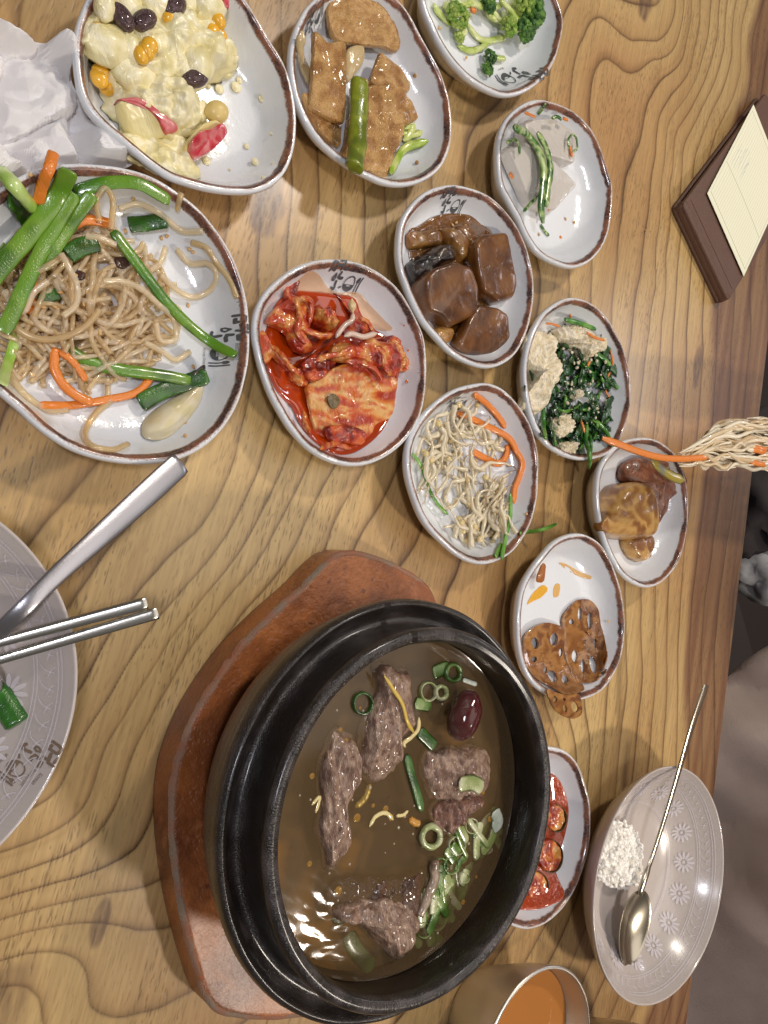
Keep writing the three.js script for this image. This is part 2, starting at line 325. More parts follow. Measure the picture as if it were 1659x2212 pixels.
function dish(name, label, outline, { H = 0.026, foot = 0.6, deep = 0.0055, n = 144, grp = 'white oval side dishes with brown rims' } = {}) {
  const O = closedCurve(outline.map(p => P(p[0], p[1], H)), n);
  const C = V3(0, 0, 0); O.forEach(p => C.add(p)); C.multiplyScalar(1 / n); C.y = 0;
  const rad = O.map(p => Math.hypot(p.x - C.x, p.z - C.z)), sd = dishCount * 5.3;
  const ring = (d, y, wob = 0) => O.map((p, i) => {
    const k = Math.max(0.02, 1 - d / rad[i]), x = C.x + (p.x - C.x) * k, z = C.z + (p.z - C.z) * k;
    return V3(x, TY + y + wob * (noise(x * 38, z * 38, sd) + 0.4 * noise(x * 90, z * 90, sd + 2)), z);
  });
  const scaleRing = (r, s) => r.map(p => V3(C.x + (p.x - C.x) * s, p.y, C.z + (p.z - C.z) * s));
  const rim = t => 0.0007 * noise(Math.cos(t) * 2, Math.sin(t) * 2, sd);
  const inner = [[0.0022, H], [0.0034, H - 0.0004], [0.0046, H - 0.0018], [0.006, H - 0.0048], [0.0085, H - 0.0098], [0.012, deep + 0.0065], [0.017, deep + 0.0026], [0.024, deep + 0.0008]];
  const outer = [[0.020, 0.0002], [0.0185, 0.0004], [0.0175, 0.002], [0.013, 0.006], [0.0075, 0.0125], [0.0032, H * 0.7], [0.0009, H - 0.0055], [0, H - 0.0028], [0.0004, H - 0.0012], [0.0011, H - 0.0003]];
  const rings = [];
  const o0 = ring(outer[0][0], outer[0][1]);
  rings.push(scaleRing(o0, 0.5).map(p => V3(p.x, TY + 0.0014, p.z)));
  for (const [d, y] of outer) rings.push(ring(d, y, y > 0.004 ? 0.0006 : 0));
  for (const [d, y] of inner) rings.push(ring(d, y, d < 0.004 ? 0.0006 : 0.0011));
  const last = ring(0.024, deep + 0.0008);
  for (const s of [0.82, 0.62, 0.42, 0.2]) rings.push(scaleRing(last, s).map(p => V3(p.x, TY + deep + 0.0011 * noise(p.x * 38, p.z * 38, sd), p.z)));
  const t = group(name, label, 'dish', grp);
  const bodyMesh = mesh('bowl', ringGeometry(rings, V3(C.x, TY + 0.0014, C.z), V3(C.x, TY + deep, C.z)), M.ceramic, t);
  // glaze line
  {
    const stops = [0.0012, 0.0024, 0.0036, 0.0048, 0.0058], prof = [[0, H - 0.0028], [0.0011, H - 0.0003], ...inner];
    const yAt = d => { for (let i = 1; i < prof.length; i++) if (d <= prof[i][0]) return mix(prof[i - 1][1], prof[i][1], (d - prof[i - 1][0]) / (prof[i][0] - prof[i - 1][0])); };
    const pos = [], uv = [], idx = [];
    stops.forEach((d, j) => { const r = ring(d, yAt(d) + 0.0004, d < 0.004 ? 0.0006 : 0.0011); for (let i = 0; i <= n; i++) { const p = r[i % n]; pos.push(p.x, p.y, p.z); uv.push(i / n, j / (stops.length - 1)); } });
    for (let j = 0; j < stops.length - 1; j++) for (let i = 0; i < n; i++) { const a = j * (n + 1) + i, b = a + 1, c = a + n + 1, e = c + 1; idx.push(a, c, b, b, c, e); }
    const g = new THREE.BufferGeometry(); g.setAttribute('position', new THREE.Float32BufferAttribute(pos, 3)); g.setAttribute('uv', new THREE.Float32BufferAttribute(uv, 2)); g.setIndex(idx); g.computeVertexNormals();
    mesh('rim_glaze', g, glazeMats[dishCount % 3], bodyMesh);
  }
  dishCount++;
  const ang = O.map(p => Math.atan2(p.z - C.z, p.x - C.x));
  t.surf = (x, z) => {                 // height of the inside above the table
    const dx = x - C.x, dz = z - C.z, r = Math.hypot(dx, dz), a = Math.atan2(dz, dx);
    let best = 0, bd = 9; for (let i = 0; i < n; i++) { let q = Math.abs(ang[i] - a); if (q > Math.PI) q = 2 * Math.PI - q; if (q < bd) { bd = q; best = i; } }
    const d = rad[best] - r;
    if (d < -0.0005) return Math.max(0, H + d * 1.5);
    if (d < 0.0022) return H;
    if (d > 0.024) return deep;
    for (let i = 1; i < inner.length; i++) if (d <= inner[i][0]) return mix(inner[i - 1][1], inner[i][1], (d - inner[i - 1][0]) / (inner[i][0] - inner[i - 1][0]));
    return deep;
  };
  t.C = C; t.H = H;
  return t;
}
const ware = {};
ware.kimchi = dish('side_dish', 'white oval dish with brown rim holding red kimchi', D('kim', [[700, 140], [480, 190], [300, 300], [165, 440], [95, 600], [80, 760], [105, 920], [150, 1090], [225, 1290], [300, 1430], [400, 1590], [540, 1740], [710, 1840], [900, 1885], [1085, 1860], [1260, 1765], [1410, 1610], [1490, 1450], [1530, 1250], [1540, 1000], [1510, 780], [1440, 620], [1330, 430], [1150, 260], [950, 165]]));
ware.egg = dish('side_dish', 'white oval dish with brown rim holding braised eggplant chunks', D('mid', [[430, 115], [300, 150], [200, 230], [130, 340], [105, 480], [115, 620], [160, 760], [220, 900], [280, 1000], [350, 1080], [440, 1170], [540, 1230], [650, 1262], [740, 1250], [830, 1190], [890, 1100], [930, 980], [955, 840], [955, 700], [925, 560], [880, 440], [820, 330], [720, 220], [640, 165], [540, 130]]));
ware.jelly = dish('side_dish', 'white oval dish with brown rim holding translucent jelly cubes and cucumber', [...D('top', [[1240, 478], [1150, 520], [1090, 590], [1062, 670], [1057, 760]]), ...D('mid', [[745, 120], [805, 240], [855, 330], [905, 440], [960, 525], [1040, 590], [1120, 625], [1200, 640], [1290, 610], [1370, 530], [1420, 420], [1440, 300], [1445, 150]]), ...D('top', [[1600, 850], [1560, 720], [1510, 620], [1430, 540], [1330, 490]])]);
ware.spinach = dish('side_dish', 'white oval dish with brown rim holding spinach with crumbled tofu', D('mid', [[1180, 820], [1080, 860], [1000, 930], [940, 1040], [905, 1160], [892, 1280], [903, 1420], [933, 1560], [975, 1660], [1035, 1740], [1120, 1800], [1230, 1835], [1330, 1830], [1430, 1790], [1500, 1700], [1540, 1580], [1560, 1430], [1550, 1280], [1510, 1130], [1450, 1010], [1380, 910], [1280, 840]]));
ware.sprout = dish('side_dish', 'white oval dish with brown rim holding bean sprouts and carrot strips', D('spr', [[880, 40], [700, 65], [560, 110], [430, 190], [300, 300], [190, 430], [110, 580], [65, 730], [55, 900], [80, 1080], [140, 1290], [220, 1480], [320, 1620], [440, 1740], [580, 1860], [725, 1940], [880, 1965], [1020, 1930], [1160, 1850], [1270, 1730], [1370, 1540], [1430, 1320], [1455, 1080], [1455, 850], [1420, 640], [1340, 430], [1230, 260], [1100, 120], [990, 60]]));
ware.lotus = dish('side_dish', 'white oval dish with brown rim holding glazed lotus root slices', D('lotus', [[850, 125], [720, 150], [600, 220], [500, 330], [400, 460], [315, 600], [260, 740], [235, 900], [225, 1080], [235, 1250], [265, 1420], [325, 1580], [415, 1700], [540, 1790], [700, 1845], [850, 1850], [1000, 1810], [1130, 1720], [1230, 1570], [1300, 1380], [1335, 1150], [1325, 900], [1290, 690], [1240, 520], [1160, 340], [1070, 220], [960, 150]]));
ware.potato = dish('side_dish', 'white oval dish with brown rim holding braised potato wedges', D('right', [[310, 475], [220, 500], [150, 560], [100, 640], [77, 740], [77, 860], [92, 980], [122, 1080], [172, 1190], [215, 1260], [280, 1320], [360, 1350], [430, 1335], [500, 1280], [560, 1180], [595, 1060], [610, 920], [605, 790], [585, 690], [545, 590], [480, 520], [400, 480]]));
ware.cake = dish('side_dish', 'white oval dish with brown rim holding stir-fried fish cake slices', D('top', [[140, 20], [90, 100], [57, 200], [50, 320], [72, 450], [112, 560], [172, 660], [250, 740], [340, 805], [430, 855], [520, 893], [610, 900], [700, 875], [780, 818], [825, 730], [840, 620], [830, 500], [800, 390], [750, 280], [690, 170], [640, 80], [590, 10], [500, -60], [380, -90], [250, -65]]));
ware.broc = dish('side_dish', 'white oval dish with brown rim holding broccoli pieces', D('top', [[690, 0], [735, 120], [785, 220], [850, 310], [930, 390], [1010, 440], [1090, 465], [1180, 450], [1270, 390], [1330, 310], [1365, 200], [1375, 90], [1350, 0], [1300, -120], [1200, -200], [1050, -250], [900, -240], [770, -190], [700, -100]]));
ware.salad = dish('salad_dish', 'large white egg-shaped dish with brown rim holding yellow fruit salad', D('salad', [[440, 60], [408, 170], [400, 290], [410, 400], [432, 500], [482, 600], [560, 685], [650, 760], [740, 835], [830, 905], [930, 970], [1040, 1010], [1160, 1040], [1280, 1052], [1400, 1045], [1500, 1000], [1570, 920], [1610, 800], [1620, 650], [1600, 500], [1550, 340], [1480, 220], [1400, 90], [1330, -20], [1200, -150], [1000, -220], [800, -220], [620, -160], [500, -60]]), { H: 0.029, n: 160 });
ware.jap = dish('noodle_plate', 'large white round plate with brown rim holding glass noodles and scallions', D('jap', [[0, 210], [100, 150], [230, 92], [400, 62], [600, 66], [800, 92], [950, 142], [1100, 232], [1230, 332], [1340, 460], [1430, 600], [1500, 760], [1545, 930], [1560, 1100], [1560, 1250], [1530, 1420], [1480, 1580], [1390, 1725], [1250, 1850], [1100, 1915], [950, 1938], [800, 1938], [600, 1905], [420, 1840], [250, 1730], [100, 1595], [-30, 1480], [-250, 1260], [-400, 980], [-380, 700], [-230, 400]]), { H: 0.028, n: 176 });
ware.red = dish('side_dish', 'white oval dish with brown rim holding zucchini in red sauce', D('rice', [[345, 525], [430, 550], [500, 620], [550, 740], [580, 860], [585, 1000], [570, 1150], [530, 1300], [480, 1420], [410, 1520], [320, 1600], [220, 1640], [130, 1630], [20, 1560], [-60, 1400], [-110, 1200], [-120, 1000], [-90, 800], [0, 640], [120, 560], [230, 525]]));
markPatch(ware.kimchi, ware.kimchi.surf, 739, 604, 40, 8, markGrey, 0.018);
markPatch(ware.egg, ware.egg.surf, 972, 440, 29, 2, markGrey, 0.018);
markPatch(ware.sprout, ware.sprout.surf, 984, 873, 26, -5, markGrey, 0.018);
markPatch(ware.jap, ware.jap.surf, 480, 741, -2, 57, markGrey, 0.012);
markPatch(ware.broc, ware.broc.surf, 1117, 167, -32, 15, markGrey, 0.014);
markPatch(ware.cake, ware.cake.surf, 676, 48, 10, -30, markGrey, 0.014);

// ---- lavender-grey melamine bowls with a ring of white daisies
M.melamine = std({ color: 0xbfb5af, roughness: 0.22, clearcoat: 0.5, clearcoatRoughness: 0.1 });
const daisyTex = canvasTex(2048, 256, (c, w, h) => {
  c.clearRect(0, 0, w, h); c.strokeStyle = c.fillStyle = 'rgba(232,226,232,0.62)';
  c.lineWidth = 2.4; for (const y of [22, 29, 70, 77, 196, 203]) { c.beginPath(); c.moveTo(0, y); c.lineTo(w, y); c.stroke(); }
  for (let x = 0; x < w; x += 32) { c.beginPath(); c.moveTo(x, 66); c.quadraticCurveTo(x + 18, 60, x + 20, 36); c.stroke(); c.beginPath(); c.moveTo(x + 8, 34); c.quadraticCurveTo(x + 14, 46, x + 30, 50); c.stroke(); }
  const n = 16; for (let k = 0; k < n; k++) { const x = (k + 0.5) / n * w, y = 130; for (let p = 0; p < 12; p++) { const a = p / 12 * Math.PI * 2; c.save(); c.translate(x, y); c.rotate(a); c.beginPath(); c.ellipse(0, 28, 5.5, 16, 0, 0, 7); c.fill(); c.restore(); } c.beginPath(); c.arc(x, y, 6, 0, 7); c.fill(); }
});
daisyTex.wrapS = THREE.RepeatWrapping;
const daisyMat = std({ map: daisyTex, transparent: true, roughness: 0.25, clearcoat: 0.4, side: THREE.DoubleSide });
const BOWL_H = 0.043, BOWL_R = 0.0885;
const bowlIn = [[0, 0.0065], [0.03, 0.0065], [0.046, 0.0085], [0.06, 0.015], [0.071, 0.0235], [0.079, 0.032], [0.0848, 0.0395], [0.0865, 0.0418]];
const bowlY = r => { for (let i = 1; i < bowlIn.length; i++) if (r <= bowlIn[i][0]) return mix(bowlIn[i - 1][1], bowlIn[i][1], (r - bowlIn[i - 1][0]) / (bowlIn[i][0] - bowlIn[i - 1][0])); return BOWL_H; };
function bowl(label, cx, far) {
  const t = group('melamine_bowl', label, 'bowl', 'lavender-grey daisy bowls');
  const inn = new THREE.SplineCurve(bowlIn.map(p => new THREE.Vector2(...p))).getPoints(40);
  const prof = [[0.0001, 0.0015], [0.034, 0.0015], [0.036, 0], [0.041, 0], [0.042, 0.004], [0.056, 0.009], [0.07, 0.0185], [0.08, 0.0285], [0.0868, 0.0385], [0.0885, 0.0418], [0.0884, 0.0427], [0.0877, 0.043], [0.0870, 0.0426]].map(p => new THREE.Vector2(...p));
  const g = new THREE.LatheGeometry([...prof, ...inn.reverse()], 128); g.translate(cx, TY, -far);
  const bodyMesh = mesh('bowl_body', g, M.melamine, t);
  // printed ring
  const pos = [], uv = [], idx = [], n = 128, m = 10;
  for (let j = 0; j <= m; j++) for (let i = 0; i <= n; i++) { const r = mix(0.0868, 0.044, j / m), a = i / n * Math.PI * 2; pos.push(cx + r * Math.cos(a), TY + bowlY(r) + 0.0007, -far + r * Math.sin(a)); uv.push(i / n, 1 - j / m); if (i < n && j < m) { const k = j * (n + 1) + i; idx.push(k, k + 1, k + n + 1, k + 1, k + n + 2, k + n + 1); } }
  const pg = new THREE.BufferGeometry(); pg.setAttribute('position', new THREE.Float32BufferAttribute(pos, 3)); pg.setAttribute('uv', new THREE.Float32BufferAttribute(uv, 2)); pg.setIndex(idx); pg.computeVertexNormals();
  mesh('daisy_print', pg, daisyMat, bodyMesh);
  t.surf = (x, z) => bowlY(Math.hypot(x - cx, z + far));
  return t;
}
ware.nearBowl = bowl('lavender-grey daisy bowl with a spoon and chopsticks across its rim', 0.0565, 0.0085);
ware.riceBowl = bowl('lavender-grey daisy bowl holding a little white rice and a spoon', 0.3045, 0.5245);
markPatch(ware.nearBowl, ware.nearBowl.surf, 60, 1642, -44, 57, markBrown, 0.03);

// ---- wooden tray and stone pot
const potC = [0.1500, 0.2405];
{
  const half = [[0.022, 0.258], [0.041, 0.225], [0.054, 0.204], [0.069, 0.184], [0.09, 0.164], [0.108, 0.152], [0.125, 0.145], [0.147, 0.142], [0.168, 0.142], [0.196, 0.1445], [0.221, 0.149], [0.244, 0.155], [0.254, 0.163]];
  const out = [...half, ...half.map(p => [2 * potC[0] - p[0] , 2 * potC[1] - p[1]])];
  const O = closedCurve(out.map(p => V3(p[0], 0, -p[1])), 200);
  const C = V3(potC[0], 0, -potC[1]);
  const tn = g => toCreasedNormals(g, 0.6);
  const ring = (d, y, w = 0) => O.map((p, i) => { const r = Math.hypot(p.x - C.x, p.z - C.z), k = 1 - d / r, x = C.x + (p.x - C.x) * k, z = C.z + (p.z - C.z) * k; return V3(x, TY + y + w * noise(x * 60, z * 60, 3), z); });
  const t = group('wooden_pot_tray', 'reddish brown octagonal wooden trivet with worn grey edge under the black pot', 'trivet');
  const rim = lin('#8d7a68'), redw = lin('#a9582f'), dark = lin('#74371c'), pink = lin('#b9705a');
  const g = ringGeometry([ring(-0.001, 0.0008), ring(-0.0012, 0.003), ring(-0.0006, 0.0195), ring(0, 0.021), ring(0.0012, 0.0222, 0.0006), ring(0.0035, 0.0224, 0.0006), ring(0.006, 0.0222), ring(0.02, 0.022), ring(0.04, 0.022), ring(0.06, 0.022)], V3(C.x, TY + 0.0008, C.z), V3(C.x, TY + 0.022, C.z));
  const trayTex = noiseTex(512, (u, v) => {
    const f = tfbm(u, v, 4, 2, 5), st = tnoise(u, (v * 1) % 1, 60, 3) * 0.25, sp = tfbm(u, v, 20, 8, 3);
    let c = mix3([0.67, 0.40, 0.20], [0.43, 0.225, 0.105], clamp(0.5 + 1.6 * f)); c = mix3(c, [0.70, 0.45, 0.31], clamp(sp * 1.8 + f - 0.35) * 0.8); c = mix3(c, [0.33, 0.16, 0.09], clamp(tfbm(u, v, 34, 12, 2) * 2.2 - 0.75)); return [...c.map(q => q * (1 + st * 0.4)), 1];
  }, { srgb: true });
  trayTex.repeat.set(0.12, 0.12);
  mesh('board', g, std({ map: trayTex, roughness: 0.4, clearcoat: 0.3, clearcoatRoughness: 0.3, bumpMap: bumpLumpy, bumpScale: 0.0007 }), t);
  // worn bare edge
  const e = ringGeometry([ring(-0.0010, 0.0202), ring(-0.0003, 0.0217), ring(0.0008, 0.0226, 0.0006), ring(0.0017, 0.0228, 0.0006), ring(0.0024, 0.0224, 0.0004)]);
  { const p = e.attributes.position; for (let i = 0; i < p.count; i++) { const x = p.getX(i), z = p.getZ(i), k = 0.0008 * fbm(x * 120, z * 120, 4, 2); p.setX(i, x + k); p.setZ(i, z - k); p.setY(i, p.getY(i) - 0.0009 * clamp(2 * noise(x * 45, z * 45, 8))); } e.computeVertexNormals(); }
  paint(e, (x, y, z) => mix3(rim, mix3(rim, redw, 0.6), clamp(0.4 + 1.4 * fbm(x * 70, z * 70, 2))));
  mesh('worn_edge', e, std({ vertexColors: true, roughness: 0.8, bumpMap: bumpFine, bumpScale: 0.0006 }), t);
}
const RIM = 0.107;
const potIn = [[0.0845, RIM - 0.0015], [0.0835, RIM - 0.006], [0.0845, RIM - 0.016], [0.086, RIM - 0.028], [0.083, 0.06], [0.072, 0.04], [0.05, 0.032], [0.0001, 0.03]];
{
  const t = group('stone_pot', 'black glazed stone pot of beef soup on the wooden trivet', 'pot');
  const y0 = 0.0225;
  const prof = [[0.0001, y0 + 0.002], [0.062, y0 + 0.002], [0.064, y0], [0.07, y0], [0.076, 0.028], [0.088, 0.041], [0.0965, 0.056], [0.1005, 0.068], [0.102, 0.075], [0.1038, 0.0785], [0.1045, 0.082], [0.1040, 0.0858], [0.1022, 0.0876], [0.1002, 0.0868], [0.0975, 0.0838], [0.0945, 0.0822], [0.0918, 0.0832], [0.0904, 0.0868], [0.0902, 0.094], [0.0904, 0.099], [0.0912, 0.1025], [0.0912, 0.1045], [0.0900, 0.1063], [0.0880, 0.107], [0.0862, 0.1066]];
  const all = [...prof, ...potIn].map(p => new THREE.Vector2(...p));
  const sp = new THREE.SplineCurve(all).getPoints(220);
  const g = new THREE.LatheGeometry(sp, 144); g.translate(potC[0], TY, -potC[1]);
  const p = g.attributes.position;
  for (let i = 0; i < p.count; i++) { const x = p.getX(i), y = p.getY(i), z = p.getZ(i); p.setY(i, y + 0.0005 * noise(x * 40, y * 60, z * 40)); p.setX(i, x + 0.0004 * noise(x * 50, y * 90, z * 50 + 5)); }
  g.computeVertexNormals();
  const body = lin('#151312'), crust = lin('#4a4241'), brown = lin('#271c15');
  paint(g, (x, y, z) => { const h = y - TY, f = fbm(x * 90, y * 150, z * 90); let c = mix3(body, brown, clamp(0.5 + 1.2 * fbm(x * 22, y * 22, z * 22))); const ed = Math.exp(-(((h - 0.1055) / 0.004) ** 2)) + 0.8 * Math.exp(-(((h - 0.084) / 0.0035) ** 2)); return mix3(c, crust, clamp(ed * clamp(0.15 + 1.6 * f))); });
  planarUV(g, (x, y, z) => [Math.atan2(z + potC[1], x - potC[0]) * 6, y * 60]);
  mesh('pot_body', g, std({ vertexColors: true, roughness: 0.32, clearcoat: 0.5, clearcoatRoughness: 0.2, bumpMap: bumpFine, bumpScale: 0.0007 }), t);
}

// ---- steel
M.steel = std({ color: 0xb9b6b0, metalness: 1, roughness: 0.22, bumpMap: bumpFine, bumpScale: 0.00012 });
M.steelSatin = std({ color: 0xa9a6a2, metalness: 1, roughness: 0.36 });

// ---------------------------------------------------------------- food shapes
// point on a dish (or soup, table) under a photo pixel, lifted by some metres
function on(surf, px, py, lift = 0) { let h = 0.01; for (let k = 0; k < 7; k++) { const q = P(px, py, h); h = mix(h, surf(q.x, q.z) + lift, 0.7); } return P(px, py, h); }
const flat = h => () => h;
// sweep an oval section along points. rad(t) -> [half width, half height]
function sweep(pts, rad, { sides = 8, segs = 24, twist = 0, box = false, wob = 0 } = {}) {
  const c = new THREE.CatmullRomCurve3(pts, false, 'centripetal'), rings = [], sd = rnd() * 50;
  for (let j = 0; j <= segs; j++) {
    const t = j / segs, p = c.getPointAt(t), T = c.getTangentAt(t), B = V3(T.z, 0, -T.x);
    if (B.lengthSq() < 1e-6) B.set(1, 0, 0); B.normalize();
    const N = V3(0, 0, 0).crossVectors(T, B).normalize(); if (N.y < 0) N.negate();
    const [a, b] = typeof rad === 'function' ? rad(t) : rad, ring = [];
    const tw = twist * t;
    for (let i = 0; i < sides; i++) {
      const th = i / sides * Math.PI * 2; let x = Math.cos(th), y = Math.sin(th);
      if (box) { const k = Math.pow(Math.abs(x) ** 5 + Math.abs(y) ** 5, -0.2); x *= k; y *= k; }
      const k = 1 + wob * noise(t * 9, i * 0.9, sd), u = x * Math.cos(tw) - y * Math.sin(tw), v = x * Math.sin(tw) + y * Math.cos(tw);
      ring.push(p.clone().addScaledVector(B, u * a * k).addScaledVector(N, v * b * k));
    }
    rings.push(ring);
  }
  return ringGeometry(rings, c.getPointAt(0), c.getPointAt(1));
}
const tip = (a, b = a, e0 = 0.12, e1 = 0.12, m = 0.35) => t => { const k = m + (1 - m) * Math.min(sm(0, e0, t), sm(1, 1 - e1, t)); return [a * k, b * k]; };
function centroid(a) { const c = V3(0, 0, 0); a.forEach(p => c.add(p)); return c.multiplyScalar(1 / a.length); }
// lump: closed outline on the photo at mid height, resting on surf, rising by top; e = squareness of its section
function lump(outline, surf, top, { e = 2.4, n = 44, rings = 12, amp = 0.0006, freq = 140, bulge = 0.45, tiltx = 0, tiltz = 0, seedz = rnd() * 40, under = true, ridge = 0, along = 1 } = {}) {
  const O = closedCurve(outline.map(p => on(surf, p[0], p[1], top * bulge)), n), C = centroid(O);
  const base = x => surf(x.x, x.z);
  const R = [];
  const put = (p, t, f) => {
    const x = C.x + (p.x - C.x) * t, z = C.z + (p.z - C.z) * t, b = Math.min(surf(x, z), surf(C.x, C.z) + top * 0.6);
    const cen = surf(C.x, C.z), hb = mix(b, cen, clamp(f * 1.2));
    let y = TY + mix(b + 0.0004, hb + top, f) + (tiltx * (x - C.x) + tiltz * (z - C.z)) * f;
    const nn = fbm(x * freq * along, y * freq, z * freq + seedz, 3) * amp, rg = ridge ? ridge * (Math.abs(noise(x * freq * 0.7 * along, z * freq * 1.2, seedz + 3)) + 0.5 * Math.abs(noise(x * freq * 1.6 * along, z * freq * 2.6, seedz + 9))) : 0;
    const dx = p.x - C.x, dz = p.z - C.z, l = Math.hypot(dx, dz) || 1, w = 1 - f;
    return V3(x + dx / l * nn * w * 1.4, y + nn * (0.4 + f) - rg * f, z + dz / l * nn * w * 1.4);
  };
  for (let j = 0; j <= rings; j++) { const a = j / rings * Math.PI / 2 * 0.985, t = Math.pow(Math.cos(a), 2 / e), f = Math.pow(Math.sin(a), 2 / e); R.push(O.map(p => put(p, t, f))); }
  for (const t of [0.55, 0.28]) { const last = Math.pow(Math.cos(Math.PI / 2 * 0.985), 2 / e); R.push(O.map(p => put(p, last * t, 1))); }
  const g = ringGeometry(R, under ? V3(C.x, TY + surf(C.x, C.z) + 0.0004, C.z) : null, put(C, 0, 1));
  return g;
}
// sheet: outline [px, py, height above table], thickness below
function sheet(outline, th, { n = 56, rings = 9, amp = 0.0006, freq = 110, sag = 0, round = 0.0009, sharp = true, seedz = rnd() * 40, droop = 0 } = {}) {
  let pts = outline.map(p => P(p[0], p[1], p[2]));
  let O;
  if (sharp) { // straight sides with softened corners
    const q = []; const m = pts.length;
    pts.forEach((p, i) => { const a = pts[(i + m - 1) % m], b = pts[(i + 1) % m]; q.push(p.clone().lerp(a, Math.min(0.3, 0.0018 / p.distanceTo(a))), p.clone().lerp(b, Math.min(0.3, 0.0018 / p.distanceTo(b)))); });
    O = []; let L = 0; const d = q.map((p, i) => { const l = p.distanceTo(q[(i + 1) % q.length]); L += l; return l; });
    for (let k = 0; k < n; k++) { let s = k / n * L, i = 0; while (s > d[i]) { s -= d[i]; i++; } O.push(q[i].clone().lerp(q[(i + 1) % q.length], s / d[i])); }
  } else O = closedCurve(pts, n);
  const C = centroid(O), R = [];
  const put = (p, t, dy) => {
    const x = mix(C.x, p.x, t), z = mix(C.z, p.z, t), y = mix(C.y, p.y, t) + sag * (1 - t * t) - droop * t ** 4;
    return V3(x, y + dy + amp * fbm(x * freq, z * freq, seedz, 3) * (t < 0.999 ? 1 : 0.8), z);
  };
  const rr0 = round / (O.reduce((s, p) => s + p.distanceTo(C), 0) / n);
  for (const t of [0.35, 0.7]) R.push(O.map(p => put(p, t, -th)));
  R.push(O.map(p => put(p, 1 - rr0, -th)), O.map(p => put(p, 1, -th + round)), O.map(p => put(p, 1.004, -th / 2)), O.map(p => put(p, 1, -round)), O.map(p => put(p, 1 - rr0 * 0.35, -round * 0.3)), O.map(p => put(p, 1 - rr0, 0)));
  for (let k = rings - 1; k > 0; k--) R.push(O.map(p => put(p, (1 - rr0) * k / rings, 0)));
  return ringGeometry(R, put(C, 0, -th), put(C, 0, 0));
}
// thin layer of liquid standing at a level inside a dish, with a soft rounded border
function pool(outline, surf, depth, { n = 90, amp = 0.0004, follow = 1 } = {}) {
  const O = closedCurve(outline.map(p => on(surf, p[0], p[1], 0.0004)), n), C = centroid(O), R = [];
  const lvl = surf(C.x, C.z);
  const put = (p, t, f) => { const x = mix(C.x, p.x, t), z = mix(C.z, p.z, t), s = surf(x, z), s0 = Math.max(s, mix(s, lvl, 1 - follow)); return V3(x, TY + s0 + 0.0003 + depth * f + amp * f * noise(x * 160, z * 160, 7), z); };
  [[1, 0], [0.992, 0.35], [0.975, 0.7], [0.95, 0.92], [0.9, 1], [0.8, 1], [0.68, 1], [0.55, 1], [0.4, 1], [0.25, 1], [0.1, 1]].forEach(([t, f]) => R.push(O.map(p => put(p, t, f))));
  return ringGeometry(R, null, put(C, 0, 1));
}
// flat cut shape with holes, drawn in photo pixels, laid at hf(px, py) above the table
function cutShape(outline, holes, depth, hf, bevel = 1.2) {
  const sh = new THREE.Shape(new THREE.CatmullRomCurve3(outline.map(p => V3(p[0], p[1], 0)), true, 'centripetal').getPoints(70).map(p => new THREE.Vector2(p.x, p.y)));
  for (const h of holes) { const path = new THREE.Path(); path.absellipse(h[0], h[1], h[2], h[3], 0, Math.PI * 2, true, h[4] ?? 0); sh.holes.push(path); }
  const k = 3600; // pixels per metre, about
  let g = new THREE.ExtrudeGeometry(sh, { depth: depth * k, bevelEnabled: true, bevelSize: bevel, bevelThickness: bevel, bevelSegments: 2, curveSegments: 14, steps: 1 });
  g = new TessellateModifier(5, 6).modify(g); g.deleteAttribute('normal'); g.deleteAttribute('uv'); g = mergeVertices(g, 0.01);
  const p = g.attributes.position;
  for (let i = 0; i < p.count; i++) { const q = P(p.getX(i), p.getY(i), hf(p.getX(i), p.getY(i))); p.setXYZ(i, q.x, q.y + (p.getZ(i) / k) + 0.0006 * noise(q.x * 160, q.z * 160, 3), q.z); }
  planarUV(g); g.computeVertexNormals(); return toCreasedNormals(g, 1.0);
}
// wrappers that name and label
function food(name, g, mat, label, category, grp) { return rebase(tag(mesh(name, g, mat), label, category, grp)); }
// colour helper: noise blend of several linear colours
function streaks(cols, ax, az, bx, bz, k = 1.5, s = 0) { const L = cols.map(c => lin(c)); return (x, y, z) => { const v = clamp(0.5 + k * fbm(x * ax + z * az + s, y * 40, x * bx + z * bz, 3)) * (L.length - 1), i = Math.min(L.length - 2, v | 0); return mix3(L[i], L[i + 1], v - i); }; }
function blotch(cols, f = 120, k = 1.4, s = 0) { const L = cols.map(c => lin(c)); return (x, y, z) => { const v = clamp(0.5 + k * fbm(x * f + s, y * f, z * f + s, 3)) * (L.length - 1), i = Math.min(L.length - 2, v | 0); return mix3(L[i], L[i + 1], v - i); }; }
const wet = (o = {}) => std({ vertexColors: true, roughness: 0.36, clearcoat: 0.6, clearcoatRoughness: 0.12, bumpMap: bumpLumpy, bumpScale: 0.0007, ...o });
M.wet = wet(); M.smooth = wet({ bumpScale: 0.0003, roughness: 0.34, clearcoat: 0.45, clearcoatRoughness: 0.14 }); M.wetFine = wet({ bumpMap: bumpFine, bumpScale: 0.0005 }); M.wetFibre = wet({ bumpMap: bumpFibre, bumpScale: 0.0016, roughness: 0.45 });
M.matte = std({ vertexColors: true, roughness: 0.75, bumpMap: bumpLumpy, bumpScale: 0.0009 });
M.carrot = std({ color: 0xe07f28, roughness: 0.36, clearcoat: 0.6, clearcoatRoughness: 0.15, bumpMap: bumpFine, bumpScale: 0.0003 });
M.green = wet({ roughness: 0.28, bumpMap: bumpFine, bumpScale: 0.0002 });
M.sesame = std({ color: 0xcfa66b, roughness: 0.5 });
